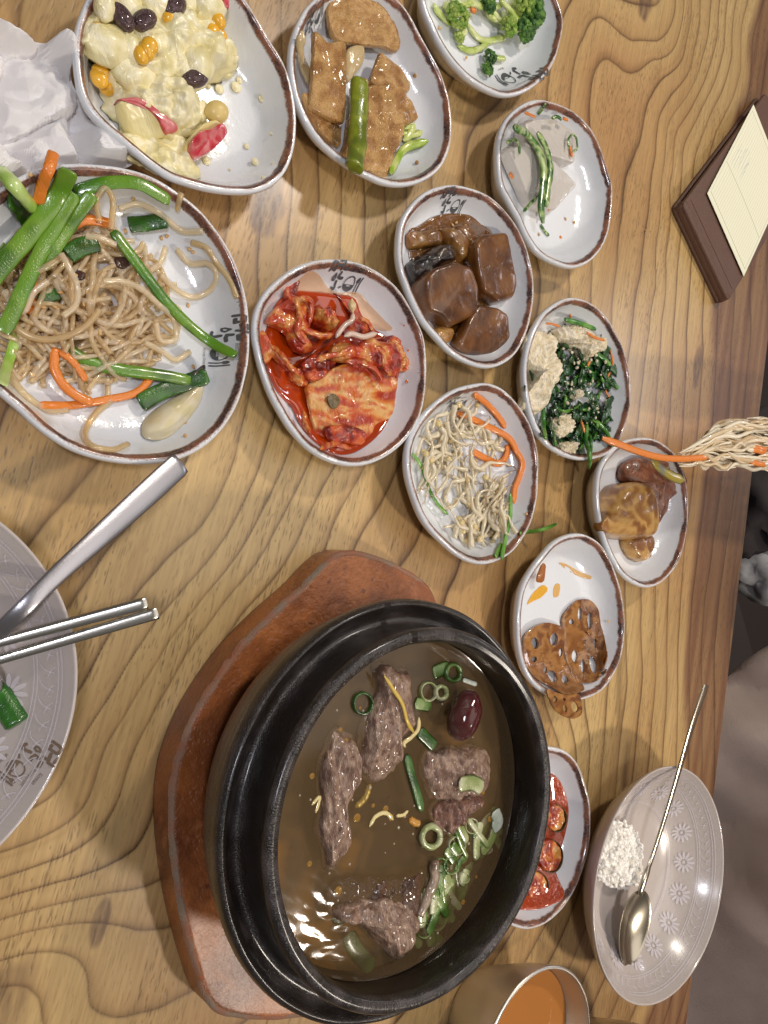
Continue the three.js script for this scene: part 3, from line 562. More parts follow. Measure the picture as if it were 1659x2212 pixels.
const sesameGeo = (() => { const g = new THREE.SphereGeometry(1, 10, 8); const p = g.attributes.position; for (let i = 0; i < p.count; i++) { const z = p.getZ(i), k = 0.62 - 0.28 * z; p.setXYZ(i, p.getX(i) * k, p.getY(i) * 0.42, z); } g.scale(0.0015, 0.0015, 0.0015); g.computeVertexNormals(); return g; })();
function sesame(v, label, grp) { const m = tag(mesh('sesame_seed', sesameGeo, M.sesame), label, 'sesame seed', grp); m.position.copy(v); m.rotation.set(rr(-0.4, 0.4), rr(0, 6.3), rr(-0.4, 0.4)); return m; }
const strip = (surf, crop, pts, lift) => D(crop, pts).map(p => on(surf, p[0], p[1], p[2] ?? lift));

// ---------------------------------------------------------------- kimchi
{
  seed(11); const S = ware.kimchi.surf;
  const red = blotch(['#7e1a06', '#9c2408', '#b83c0c', '#c45a1a', '#cf8a44'], 95, 1.5), redder = blotch(['#741706', '#96220a', '#b2380d', '#c65a1c'], 130, 1.4), pale = blotch(['#a02c0a', '#bf4c12', '#cc7128', '#cf944c', '#b5400c'], 85, 1.7);
  const K = (crop, pts, g2, cf, label, o = {}) => food('kimchi_piece', paint(g2, cf), M.wet, label, 'kimchi');
  const G = 'kimchi pieces in red brine';
  food('kimchi_brine', pool(D('kim', [[205, 680], [270, 520], [400, 420], [560, 420], [760, 440], [930, 480], [970, 600], [1100, 740], [1260, 840], [1330, 980], [1290, 1150], [1250, 1400], [1180, 1560], [1060, 1690], [900, 1780], [740, 1775], [580, 1670], [470, 1540], [400, 1400], [270, 1250], [190, 1050], [160, 850]]), S, 0.0035, { follow: 0.35 }), std({ color: 0xa83606, roughness: 0.08, clearcoat: 1, clearcoatRoughness: 0.03 }), 'thin glossy red brine pooled in the kimchi dish', 'brine');
  food('brine_stain', pool(D('kim', [[560, 250], [640, 290], [720, 400], [800, 430], [960, 430], [1050, 520], [1180, 660], [1250, 740], [1120, 740], [960, 620], [760, 480], [480, 440], [380, 420], [480, 300]]), S, 0.0004), std({ color: 0xe6a440, roughness: 0.2, transparent: true, opacity: 0.4 }), 'pale orange brine smear up the wall of the kimchi dish', 'stain');
  const sh = (pts, h, th, cf, label, o = {}) => food('kimchi_piece', paint(sheet(D('kim', pts.map(p => [p[0], p[1], p[2] ?? h])), th, { amp: 0.0022, freq: 95, sag: 0.002, n: 80, rings: 16, sharp: false, ...o }), cf), M.wet, label, 'kimchi', G);
  sh([[530, 1210, .014], [640, 1150, .016], [760, 1060, .02], [900, 1015, .022], [1080, 1030, .023], [1200, 1030, .022], [1290, 1180, .018], [1270, 1300, .016], [1265, 1420, .014], [1200, 1500, .013], [1120, 1530, .013], [1060, 1640, .012], [1030, 1730, .011], [900, 1780, .01], [720, 1760, .01], [620, 1700, .01], [585, 1580, .012], [570, 1450, .013], [545, 1330, .014]], 0, 0.004, streaks(['#a52e0a', '#c2500f', '#cc7024', '#d6964c', '#dbb070', '#c4601a'], 130, 0, 0, 40, 1.6), 'big flat pale cabbage leaf with red paste, lowest in the kimchi dish', { sag: 0.003 });
  sh([[740, 900], [830, 820], [1000, 790], [1160, 840], [1280, 850], [1330, 960], [1290, 1120], [1180, 1090], [1020, 1020], [860, 1010], [760, 980]], 0.024, 0.006, red, 'folded orange cabbage piece on top of the flat kimchi leaf', { sag: 0.004, amp: 0.003 });
  sh([[1170, 810], [1280, 800], [1330, 880], [1370, 950], [1400, 1040], [1350, 1090], [1290, 1080], [1210, 1010], [1160, 900]], 0.018, 0.007, red, 'frilly cabbage edge at the side of the kimchi heap', { amp: 0.004, freq: 170 });
  sh([[210, 670], [260, 570], [320, 520], [420, 460], [500, 470], [550, 560], [560, 700], [510, 760], [480, 870], [590, 900], [550, 930], [450, 910], [380, 770], [290, 710]], 0.019, 0.006, pale, 'pale cabbage stem with torn end in the kimchi brine', { sag: 0.003 });
  food('kimchi_piece', paint(lump(D('kim', [[560, 620], [650, 550], [740, 620], [755, 720], [690, 790], [580, 730]]), S, 0.018, { amp: 0.004, freq: 150, n: 50 }), red), M.wet, 'crumpled frilly kimchi leaf beside the open brine', 'kimchi', G);
  sh([[125, 810], [165, 740], [220, 860], [330, 930], [400, 1060], [370, 1085], [250, 970], [190, 1030], [150, 1030], [130, 930]], 0.018, 0.003, pale, 'narrow orange cabbage strip against the kimchi dish wall', { amp: 0.001 });
  sh([[380, 1090], [480, 1060], [560, 1130], [520, 1210], [430, 1170]], 0.014, 0.005, pale, 'small blunt cabbage end half sunk in the brine');
  sh([[490, 1020], [620, 930], [740, 920], [780, 1000], [700, 1120], [560, 1170], [500, 1080]], 0.017, 0.006, redder, 'dark red cabbage piece in the middle of the kimchi dish', { amp: 0.003 });
  food('kimchi_piece', paint(lump(D('kim', [[330, 520], [360, 420], [420, 310], [480, 290], [490, 320], [430, 420], [440, 560], [420, 680], [370, 640]]), S, 0.008, { amp: 0.002 }), redder), M.wet, 'long dark red paste streak up the kimchi dish wall', 'kimchi', G);
  sh([[760, 430], [880, 520], [980, 620], [1090, 730], [1000, 780], [860, 800], [820, 720], [900, 660]], 0.011, 0.003, redder, 'thin brine soaked leaf under the bean sprout', { amp: 0.0015 });
  sh([[680, 1560], [820, 1540], [960, 1560], [1040, 1620], [1000, 1700], [860, 1690], [720, 1660]], 0.0165, 0.003, redder, 'red paste patch on the tip of the flat kimchi leaf', { amp: 0.0022 });
  sh([[700, 1300], [750, 1275], [805, 1320], [790, 1385], [735, 1400]], 0.0186, 0.0008, blotch(['#4a3a10', '#6a5420']), 'small dark green scallion scrap on the flat kimchi leaf', { amp: 0.0003, sag: 0, round: 0.0003 });
  let k = 0;
  for (const [pts, r] of [[[[470, 470], [560, 500], [565, 600], [540, 700]], .0018], [[[420, 700], [520, 740], [640, 790], [750, 780]], .002], [[[230, 880], [320, 950], [390, 1050], [470, 1130]], .0016], [[[850, 1010], [960, 1010], [1080, 1060], [1160, 1160]], .002], [[[1100, 880], [1160, 930], [1180, 1040], [1230, 1130]], .0022], [[[430, 470], [470, 620], [450, 760], [520, 860]], .002], [[[960, 640], [1040, 680], [1080, 760]], .0015], [[[600, 1000], [700, 960], [820, 940], [900, 880]], .0018], [[[640, 1740], [760, 1700], [900, 1740]], .0018], [[[500, 1420], [520, 1540], [560, 1620]], .0016]])
    food('kimchi_shred', paint(sweep(strip(S, 'kim', pts, [.016, .016, .017, .021, .022, .017, .012, .022, .014, .009][k++]), tip(r, r * 0.7), { wob: 0.5 }), pale), M.wet, 'thin orange radish shred lying among the kimchi pieces', 'kimchi', 'radish shreds in the kimchi');
  const spr = [[[[915, 600], [905, 660], [850, 700], [800, 760], [770, 810]], .014, 'bean sprout with cream head standing in the kimchi brine'], [[[840, 795], [900, 775], [1000, 800], [1060, 785], [1115, 770]], .026, 'headless white bean sprout lying on the kimchi']];
  for (const [pts, l, lab] of spr) {
    const t = group('bean_sprout', lab, 'bean sprout');
    mesh('stem', sweep(strip(S, 'kim', pts, l), tip(0.0017)), std({ color: 0xd9bfae, roughness: 0.25, clearcoat: 0.6 }), t);
    if (l < 0.02) mesh('head', sweep(strip(S, 'kim', [[905, 480], [905, 530], [912, 600]], l + 0.001), tip(0.0028, 0.0025, 0.4, 0.4, 0.2)), std({ color: 0xd8bd8a, roughness: 0.3, clearcoat: 0.5 }), t);
    rebase(t);
  }
  for (const [x, y, r] of [[1365, 1175, .0012], [1340, 705, .0006], [1430, 970, .0013], [1375, 915, .0007]]) { const v = D('kim', [[x, y]])[0], o = food('brine_drop', new THREE.SphereGeometry(1, 12, 8), std({ color: 0xb8570f, roughness: 0.1 }), 'tiny orange brine drop on the bare side of the kimchi dish', 'drop', 'brine drops'); o.position.copy(on(S, v[0], v[1])); o.scale.set(r, r * 0.35, r * 1.2); }
}
// ---------------------------------------------------------------- braised eggplant
{
  seed(21); const S = ware.egg.surf, cf = blotch(['#4a2a10', '#5f3816', '#70451c', '#7c5224'], 60, 0.9), lightc = blotch(['#6b451d', '#86602c', '#7c4f22'], 90), dark = blotch(['#140f10', '#2a1d18', '#3a2718'], 90);
  food('braising_sauce', pool(D('mid', [[172, 410], [230, 380], [330, 320], [430, 300], [560, 315], [620, 365], [690, 415], [720, 600], [700, 780], [700, 860], [560, 940], [470, 1040], [400, 1080], [330, 1000], [240, 860], [190, 700], [165, 550]]), S, 0.0022, { follow: 0.5, amp: 0.0008 }), std({ color: 0x6e4518, roughness: 0.12, clearcoat: 0.8, clearcoatRoughness: 0.08, bumpMap: bumpLumpy, bumpScale: 0.0006 }), 'brown braising sauce pooled around the eggplant chunks', 'sauce');
  const Lp = (pts, top, c, lab, o = {}) => food('eggplant_chunk', paint(lump(D('mid', pts), S, top, { e: 3, amp: 0.0012, freq: 90, n: 60, rings: 16, ...o }), c), M.smooth, lab, 'eggplant', 'braised eggplant pieces');
  const Bk = (pts, th, lab) => food('eggplant_chunk', paint(sheet(D('mid', pts), th, { amp: 0.0008, freq: 70, round: 0.0026, sag: 0.0014, n: 84, rings: 14 }), cf), M.smooth, lab, 'eggplant', 'braised eggplant pieces');
  Bk([[590, 480, .024], [640, 425, .024], [790, 412, .023], [822, 560, .023], [855, 740, .021], [835, 820, .019], [740, 850, .019], [640, 780, .021], [615, 690, .022]], 0.016, 'tall brown eggplant block at the bare side of its dish');
  Bk([[285, 690, .026], [330, 640, .027], [460, 597, .028], [575, 635, .027], [620, 760, .025], [605, 930, .020], [440, 1005, .019], [385, 940, .021], [300, 900, .021], [278, 780, .024]], 0.018, 'largest cube-shaped brown eggplant chunk in the sauce');
  Bk([[605, 862, .022], [740, 885, .022], [800, 925, .02], [812, 1060, .018], [785, 1165, .015], [720, 1188, .014], [520, 1175, .015], [480, 1110, .018], [540, 985, .021]], 0.012, 'wedge-shaped glossy eggplant chunk at the narrow end of the dish');
  Lp([[185, 610], [280, 540], [380, 490], [450, 520], [460, 590], [330, 640], [270, 690], [220, 740], [190, 690]], 0.015, dark, 'eggplant piece with black glossy skin beside the biggest cube', { amp: 0.002 });
  Lp([[370, 400], [430, 390], [530, 470], [550, 560], [490, 590], [430, 520]], 0.012, lightc, 'shredded eggplant scrap near the printed mark');
  Lp([[172, 430], [260, 405], [370, 420], [380, 490], [250, 520], [175, 510]], 0.009, lightc, 'flat light brown eggplant slice in the sauce');
  Lp([[450, 400], [520, 370], [580, 430], [570, 520], [500, 500]], 0.011, cf, 'small ragged eggplant scrap behind the tall block');
  Lp([[340, 1010], [400, 1000], [440, 1030], [430, 1090], [390, 1095]], 0.007, blotch(['#a77b40', '#8a5e2a']), 'pale tan eggplant bit below the biggest cube');
  Lp([[600, 600], [640, 590], [650, 690], [620, 720]], 0.014, dark, 'thin dark eggplant skin strip between the two blocks');
  for (let k = 0; k < 12; k++) { const v = D('mid', [[rr(200, 620), rr(320, 620)]])[0]; sesame(on(S, v[0], v[1], 0.003), 'sesame seed floating in the brown braising sauce', 'sesame seeds in the eggplant sauce'); }
}
// ---------------------------------------------------------------- fish cake
{
  seed(31); const S = ware.cake.surf, cf = blotch(['#a97c45', '#bd9155', '#cba36a', '#b5854c'], 160, 1.3), c2 = blotch(['#9c6c36', '#b5864a', '#c49a5f'], 120, 1.4);
  const sh = (pts, th, lab, c = cf, o = {}) => food('fish_cake_slice', paint(sheet(D('top', pts), th, { amp: 0.0011, freq: 120, sag: 0.0012, n: 72, rings: 12, ...o }), c), M.cakeSkin ??= wet({ bumpMap: bumpFine, bumpScale: 0.0014, roughness: 0.4, clearcoat: 0.35 }), lab, 'fish cake', 'fried fish cake slices');
  sh([[240, -60, .022], [238, 60, .02], [250, 140, .018], [280, 195, .017], [400, 215, .016], [500, 222, .016], [580, 250, .014], [598, 150, .017], [605, 20, .019], [600, -60, .02]], 0.0045, 'big flat fish cake square standing apart from the heap', cf);
  sh([[165, 140, .026], [170, 260, .027], [160, 400, .024], [146, 520, .02], [220, 562, .02], [320, 600, .02], [325, 400, .025], [325, 200, .024], [290, 195, .025], [240, 210, .026]], 0.0045, 'folded oblong fish cake slice leaning on the dish wall', c2);
  sh([[112, 440, .02], [150, 560, .016], [240, 690, .013], [300, 710, .011], [300, 610, .012], [200, 560, .016], [150, 450, .02]], 0.004, 'narrow fish cake strip tucked under the leaning slice', c2);
  sh([[490, 245, .018], [440, 390, .018], [500, 440, .018], [630, 445, .012], [640, 400, .012], [580, 320, .014]], 0.004, 'triangular fish cake slice behind the wrinkled one', c2);
  sh([[300, 760, .012], [330, 660, .012], [340, 560, .013], [430, 520, .014], [420, 780, .013], [340, 790, .012]], 0.005, 'fish cake slice lying beneath the green scallion', c2);
  sh([[430, 410, .022], [560, 405, .021], [620, 450, .019], [680, 570, .014], [600, 610, .018], [600, 670, .018], [560, 740, .017], [525, 870, .015], [400, 820, .017], [420, 640, .022], [430, 500, .023]], 0.006, 'large wrinkled translucent fish cake slice at the front of the heap', c2, { amp: 0.0022, freq: 150 });
  sh([[380, 380, .019], [420, 370, .019], [440, 420, .018], [400, 440, .018]], 0.004, 'small fish cake corner above the scallion', c2);
  const yg = blotch(['#5d6b10', '#7d8a18', '#8c9426', '#6a7a14'], 60, 1.6);
  food('scallion_stalk', paint(sweep(strip(S, 'top', [[388, 392, .02], [385, 520, .021], [378, 660, .019], [366, 815, .014]], 0), tip(0.0062, 0.0042, 0.015, 0.015, 0.88), { segs: 46, sides: 14, wob: 0.22 }), yg), M.green, 'thick yellow-green cooked scallion stalk on the fish cake', 'scallion');
  const on1 = std({ color: 0xd9c08e, roughness: 0.2, clearcoat: 0.8, transmission: 0.25, thickness: 0.002 });
  food('onion_slice', sweep(strip(S, 'top', [[110, 150], [100, 230], [115, 310], [140, 370], [158, 420]], 0.006), tip(0.0036, 0.002)), on1, 'curved pale onion sliver against the fish cake dish wall', 'onion');
  food('onion_slice', sheet(D('top', [[330, 240, .016], [410, 222, .016], [415, 280, .014], [380, 340, .014], [330, 395, .013]]), 0.003, { sharp: false, sag: 0.002 }), on1, 'flat translucent onion piece between two fish cake slices', 'onion');
  const lg = blotch(['#86a820', '#a5bb4a', '#c2cc78'], 90, 1.6);
  for (const [pts, w, lab] of [[[[535, 840], [570, 770], [610, 715], [720, 680]], .0028, 'pale green cabbage strip beside the fish cake'], [[[590, 640], [640, 655], [692, 636]], .0022, 'short bright green scallion strip by the fish cake'], [[[600, 620], [640, 600], [640, 640], [600, 680]], .003, 'curled light green cabbage scrap by the fish cake']])
    food('cabbage_strip', paint(sweep(strip(S, 'top', pts, 0.004), tip(w, w * 0.5), { wob: 0.3 }), lg), M.green, lab, 'cabbage');
  const cr = D('top', [[660, 790], [650, 370], [108, 285]]); for (const q of cr) { const o = food('fish_cake_crumb', paint(new THREE.IcosahedronGeometry(0.0014, 1), cf), M.wet, 'tiny brown crumb on the bare wall of the fish cake dish', 'crumb', 'fish cake crumbs'); o.position.copy(on(S, q[0], q[1], 0)); }
}
// ---------------------------------------------------------------- mung bean jelly with cucumber
{
  seed(41); const S = ware.jelly.surf, J = std({ color: 0xe2dcd4, roughness: 0.26, transmission: 0.32, thickness: 0, clearcoat: 0.6, bumpMap: bumpLumpy, bumpScale: 0.0004 });
  food('jelly_block', sheet(D('top', [[1190, 578, .022], [1328, 568, .024], [1450, 650, .022], [1432, 790, .02], [1300, 748, .023], [1192, 700, .022]]), 0.013, { amp: 0.0005, round: 0.0016, n: 80 }), J, 'translucent white jelly block at the round end of its dish', 'jelly', 'jelly blocks');
  food('jelly_block', sheet([...D('top', [[1100, 705, .019], [1200, 700, .021], [1330, 775, .022], [1445, 892, .018]]), ...D('mid', [[1080, 285, .016], [930, 240, .015], [890, 130, .017]])], 0.011, { amp: 0.0005, round: 0.0016, n: 80 }), J, 'larger slanting translucent jelly block under the cucumber strips', 'jelly', 'jelly blocks');
  const cg = blotch(['#2a5a18', '#4a7a28', '#9cb468', '#b8c888', '#3a6a1e'], 120, 1.9);
  const cu = (crop, pts, w, lift, lab) => food('cucumber_strip', paint(sweep(strip(S, crop, pts, lift), tip(w, w * 0.55, 0.06, 0.06, 0.5), { segs: 34, wob: 0.25 }), cg), M.green, lab, 'cucumber', 'cucumber strips on the jelly');
  cu('top', [[1135, 618], [1205, 655], [1255, 730], [1280, 830], [1275, 920], [1265, 1000], [1275, 1080]], 0.0036, 0.0195, 'longest curved cucumber strip lying over both jelly blocks');
  cu('top', [[1248, 640], [1288, 710], [1312, 810], [1300, 910], [1290, 1000]], 0.003, 0.021, 'second cucumber strip alongside the longest one');
  cu('top', [[1100, 690], [1140, 675], [1160, 700], [1163, 750]], 0.0014, 0.017, 'short bent green strip near the wall of the jelly dish');
  cu('top', [[1400, 720], [1398, 680], [1415, 652], [1436, 668], [1440, 720], [1420, 732]], 0.001, 0.019, 'small looped green ring on the jelly block side');
  cu('top', [[1290, 500], [1270, 530], [1250, 555]], 0.0014, 0.004, 'short green strip up the round end of the jelly dish');
  cu('top', [[1318, 572], [1345, 565], [1365, 578]], 0.0014, 0.022, 'tiny green strip on the top edge of the jelly');
  cu('mid', [[1000, 178], [950, 220], [888, 288]], 0.0014, 0.013, 'pointed green strip hanging off the larger jelly block');
  cu('mid', [[994, 368], [1015, 405], [1046, 440]], 0.0012, 0.001, 'lone green sliver on the empty part of the jelly dish');
  let k = 0; for (const [crop, pts, l] of [['top', [[1188, 545], [1240, 568]], .012], ['top', [[1372, 572], [1396, 582]], .019], ['top', [[1405, 705], [1416, 760]], .017], ['top', [[1112, 838], [1132, 862]], .006], ['top', [[1160, 880], [1175, 920], [1195, 945]], .006], ['mid', [[1085, 180], [1062, 235], [1042, 285]], .009], ['mid', [[1004, 300], [1000, 335]], .004], ['mid', [[1110, 445], [1122, 455]], .0006]])
    food('carrot_bit', sweep(strip(S, crop, pts.length > 1 ? pts : pts, l), tip(0.0013, 0.001), { segs: 10 }), M.carrot, 'small orange carrot bit scattered in the jelly dish', 'carrot', 'carrot bits in the jelly dish');
  for (const q of D('mid', [[1150, 335], [1205, 355], [1110, 232], [985, 430]])) sesame(on(S, q[0], q[1], 0.0008), 'sesame seed on the white floor of the jelly dish', 'sesame seeds in the jelly dish');
}
// ---------------------------------------------------------------- broccoli
{
  seed(51); const S = ware.broc.surf;
  const crownMat = std({ vertexColors: true, roughness: 0.55, clearcoat: 0.25, clearcoatRoughness: 0.3, bumpMap: bumpFine, bumpScale: 0.0012 });
  function floret(px, py, r, lift, cols, lab, stemTo) {
    const t = group('broccoli_floret', lab, 'broccoli'), c = on(S, px, py, lift), gs = [], f = blotch(cols, 180, 1.5);
    const N = Math.round(60 + r * 9000);
    for (let k = 0; k < N; k++) { const u = rr(-0.35, 1), a = rr(0, 6.283), q = Math.sqrt(1 - u * u), rad = r * rr(0.72, 1.06), b = new THREE.IcosahedronGeometry(r * rr(0.14, 0.24), 1); b.translate(c.x + Math.cos(a) * q * rad * (1 + 0.25 * noise(a, u, px)), c.y + u * rad * 0.7, c.z + Math.sin(a) * q * rad); gs.push(b); }
    let g = mergeGeometries(gs); g.deleteAttribute('normal'); const p = g.attributes.position; for (let i = 0; i < p.count; i++) { const n = 0.0004 * noise(p.getX(i) * 900, p.getY(i) * 900, p.getZ(i) * 900); p.setXYZ(i, p.getX(i) + n, p.getY(i) + n, p.getZ(i) - n); }
    g = mergeVertices(g, 1e-6); g.computeVertexNormals(); planarUV(g);
    mesh('crown', paint(g, f), crownMat, t);
    if (stemTo) mesh('stem', paint(sweep([c, on(S, (px + stemTo[0]) / 2, (py + stemTo[1]) / 2, lift * 0.8), on(S, stemTo[0], stemTo[1], 0.003)], tip(r * 0.45, r * 0.4, 0.2, 0.1, 0.7), { segs: 12 }), blotch(['#a9bf58', '#c6cf86'])), M.green, t);
    rebase(t);
  }
  const fl = (x, y, ...a) => { const q = D('top', [[x, y]])[0]; const st = a.pop(); floret(q[0], q[1], ...a, st && D('top', [st])[0]); };
  const G1 = ['#2f5a1c', '#4a7a26', '#6b9638'], G2 = ['#6f9a2c', '#95b048', '#aabf5a'], G3 = ['#1f4414', '#356322', '#4b7c2c'];
  fl(1225, 55, 0.0105, 0.013, G1, 'largest dark green broccoli floret by the wall of its dish', [1120, 60]);
  fl(1185, 150, 0.0085, 0.011, G1, 'dark broccoli lobe below the largest floret', [1110, 70]);
  fl(1110, 130, 0.0066, 0.01, G2, 'yellow-green broccoli floret in the middle of the dish', [1085, 60]);
  fl(1180, 10, 0.0085, 0.014, G2, 'yellow-green floret above the largest broccoli', [1120, 20]);
  fl(865, 75, 0.0082, 0.009, G2, 'bright green floret on the near wall of the broccoli dish', [800, 20]);
  fl(870, 180, 0.0038, 0.004, G2, 'small pale broccoli bit under the bright floret', null);
  fl(1022, 275, 0.0048, 0.005, G3, 'small dark floret above the printed mark', [1090, 285]);
  fl(1008, 335, 0.0045, 0.005, G1, 'lowest small floret touching the printed mark', [1030, 285]);
  fl(1010, 20, 0.006, 0.01, G1, 'broccoli floret at the middle of the heap', [960, -20]);
  const pg = blotch(['#9db24a', '#bccb72', '#cfd698'], 90, 1.5); let k = 0;
  for (const pts of [[[745, 15], [775, 65], [820, 105], [870, 125]], [[908, 108], [940, 160], [985, 195], [1100, 178]], [[862, 220], [920, 245], [990, 225], [1010, 200]], [[990, 0], [1030, 50], [1075, 110]], [[900, -20], [950, 20], [1010, 35], [1080, 25]], [[820, -10], [880, 20], [950, 15]], [[1060, -10], [1110, 40], [1170, 120]], [[860, 170], [890, 160], [905, 140]], [[1000, 60], [1040, 90], [1100, 110]]])
    food('broccoli_shaving', paint(sweep(strip(S, 'top', pts, [.003, .002, .0015, .006, .008, .008, .012, .005, .005][k++]), tip(0.0026, 0.0016), { wob: 0.3 }), pg), M.green, 'pale green shaved broccoli stem curl in the broccoli dish', 'broccoli', 'shaved broccoli stems');
  for (const q of D('top', [[905, 280], [778, 135], [845, 110], [1000, 60], [1185, 125], [1045, 190], [960, 45], [895, 100]])) sesame(on(S, q[0], q[1], 0.002), 'sesame seed sprinkled in the broccoli dish', 'sesame seeds in the broccoli dish');
  food('carrot_bit', sweep(strip(S, 'top', [[925, 45], [950, 55]], 0.009), tip(0.002, 0.0014), { segs: 8 }), M.carrot, 'tiny orange carrot bit among the broccoli', 'carrot');
}

// ---------------------------------------------------------------- spinach with tofu
{
  seed(61); const S = ware.spinach.surf;
  const lg = blotch(['#123216', '#1f4a20', '#33662c', '#17381a'], 150, 1.8), stemC = blotch(['#2f6a1c', '#4d8a2a', '#6a9c3a'], 80);
  for (let k = 0; k < 150; k++) {
    const a = rr(0, 6.283), q = Math.sqrt(rnd()), x = 1210 + Math.cos(a) * q * 240 - (k % 3 ? 0 : 30), y = 1400 + Math.sin(a) * q * 370, dir = rr(0, 6.283), pts = [], l = rr(0.003, 0.013) * (1.15 - q * 0.7), len = rr(50, 110);
    const b = rr(-0.9, 0.9); for (let j = 0; j < 5; j++) { const t = j / 4 - 0.5, d2 = dir + b * t; pts.push([x + Math.cos(d2) * len * t * 1.6, y + Math.sin(d2) * len * t * 1.6, l + 0.003 * Math.sin(j * 2.1 + k)]); }
    const leaf = k % 4 !== 0, w = leaf ? rr(0.0028, 0.0058) : 0.0015;
    food('spinach_leaf', paint(sweep(strip(S, 'mid', pts, 0), t => { const s = 0.25 + 0.75 * Math.sin(Math.PI * clamp(t, 0.05, 0.95)); return [w * s, (leaf ? 0.0007 : 0.0012) * (0.6 + 0.4 * s)]; }, { segs: 16, sides: 8, twist: rr(-2, 2), wob: leaf ? 0.9 : 0.1 }), leaf ? lg : stemC), M.green, 'wilted dark green spinach leaf heaped in the tofu dish', 'spinach', 'spinach leaves in the heap');
  }
  for (const [pts, l, lab] of [[[[1145, 960], [1240, 985], [1335, 1022]], .012, 'spinach stem at the upper end of its heap'], [[[1012, 1510], [1010, 1600], [1022, 1700]], .006, 'straight spinach stem along the near wall'], [[[1070, 1660], [1075, 1700], [1085, 1740]], .006, 'short spinach stem by the small tofu lump'], [[[1282, 1610], [1275, 1720], [1300, 1800], [1296, 1885]], .006, 'spinach stem sticking out over the dish rim'], [[[1395, 1320], [1440, 1360], [1478, 1392]], .006, 'spinach stem reaching to the far wall'], [[[1340, 1590], [1400, 1660], [1440, 1750]], .006, 'spinach stem slanting down the far wall'], [[[1340, 1170], [1390, 1210], [1430, 1250]], .01, 'spinach stem beside the upper tofu lump']])
    food('spinach_stalk', paint(sweep(strip(S, 'mid', pts, l), tip(0.0022, 0.0017, 0.1, 0.1, 0.6), { segs: 16 }), stemC), M.green, lab, 'spinach');
  const tf = blotch(['#d6c7a4', '#e2d6ba', '#eae0ca'], 140, 1.2), tofuM = std({ vertexColors: true, roughness: 0.7, bumpMap: bumpLumpy, bumpScale: 0.0012 });
  const T = (pts, top, lab) => food('tofu_lump', paint(lump(D('mid', pts), S, top, { amp: 0.0024, freq: 330, n: 110, rings: 30, e: 2.8, ridge: 0.0012 }), tf), tofuM, lab, 'tofu', 'crumbled tofu pieces');
  T([[980, 1040], [1050, 1040], [1085, 1080], [1060, 1150], [1110, 1240], [1100, 1340], [1050, 1400], [1030, 1480], [1000, 1530], [930, 1500], [922, 1420], [960, 1320], [925, 1220], [950, 1110]], 0.019, 'longest crumbly tofu lump along the near wall of the spinach dish');
  T([[1090, 1030], [1150, 995], [1250, 1010], [1320, 1060], [1410, 1080], [1420, 1140], [1330, 1180], [1270, 1210], [1230, 1150], [1150, 1110], [1100, 1090]], 0.02, 'slanting crumbly tofu lump across the top of the spinach');
  T([[1060, 1580], [1120, 1540], [1200, 1590], [1180, 1650], [1110, 1700], [1060, 1640]], 0.014, 'medium tofu lump below the middle of the spinach');
  T([[1110, 1740], [1180, 1720], [1210, 1760], [1200, 1800], [1140, 1795]], 0.008, 'small tofu lump at the low end of the spinach dish');
  T([[1160, 1410], [1210, 1400], [1230, 1440], [1180, 1460]], 0.016, 'tiny tofu scrap in the centre of the spinach');
  const cg = new THREE.IcosahedronGeometry(1, 1);
  for (let k = 0; k < 46; k++) { const q = D('mid', [[rr(1080, 1400), rr(1130, 1620)]])[0], m = tag(mesh('tofu_crumb', cg, M.tofuC ??= std({ color: 0xd9cdb2, roughness: 0.8 })), 'tiny white tofu crumb sprinkled over the spinach', 'tofu crumb', 'tofu crumbs'); m.position.copy(on(S, q[0], q[1], rr(0.010, 0.014))); const r = rr(0.0006, 0.0014); m.scale.set(r, r * 0.8, r * rr(0.8, 1.5)); m.rotation.set(rnd() * 6, rnd() * 6, 0); }
  for (const [pts, l, lab] of [[[[1428, 1150], [1442, 1240], [1405, 1330], [1395, 1400], [1420, 1450], [1402, 1505]], .006, 'long thin carrot thread on the far side of the spinach'], [[[1025, 985], [1070, 990], [1115, 1005]], .009, 'short carrot thread at the top of the spinach dish'], [[[1280, 1042], [1335, 1075], [1395, 1090]], .021, 'carrot thread across the upper tofu lump'], [[[1235, 1575], [1255, 1620], [1265, 1665]], .012, 'small carrot piece on the lower spinach'], [[[1300, 1220], [1285, 1250]], .014, 'tiny carrot fleck in the middle of the spinach'], [[[1180, 930], [1178, 950]], .002, 'lone carrot fleck on the bare upper wall']])
    food('carrot_thread', sweep(strip(S, 'mid', pts, l), tip(0.0011, 0.0009), { segs: 20 }), M.carrot, lab, 'carrot');
}
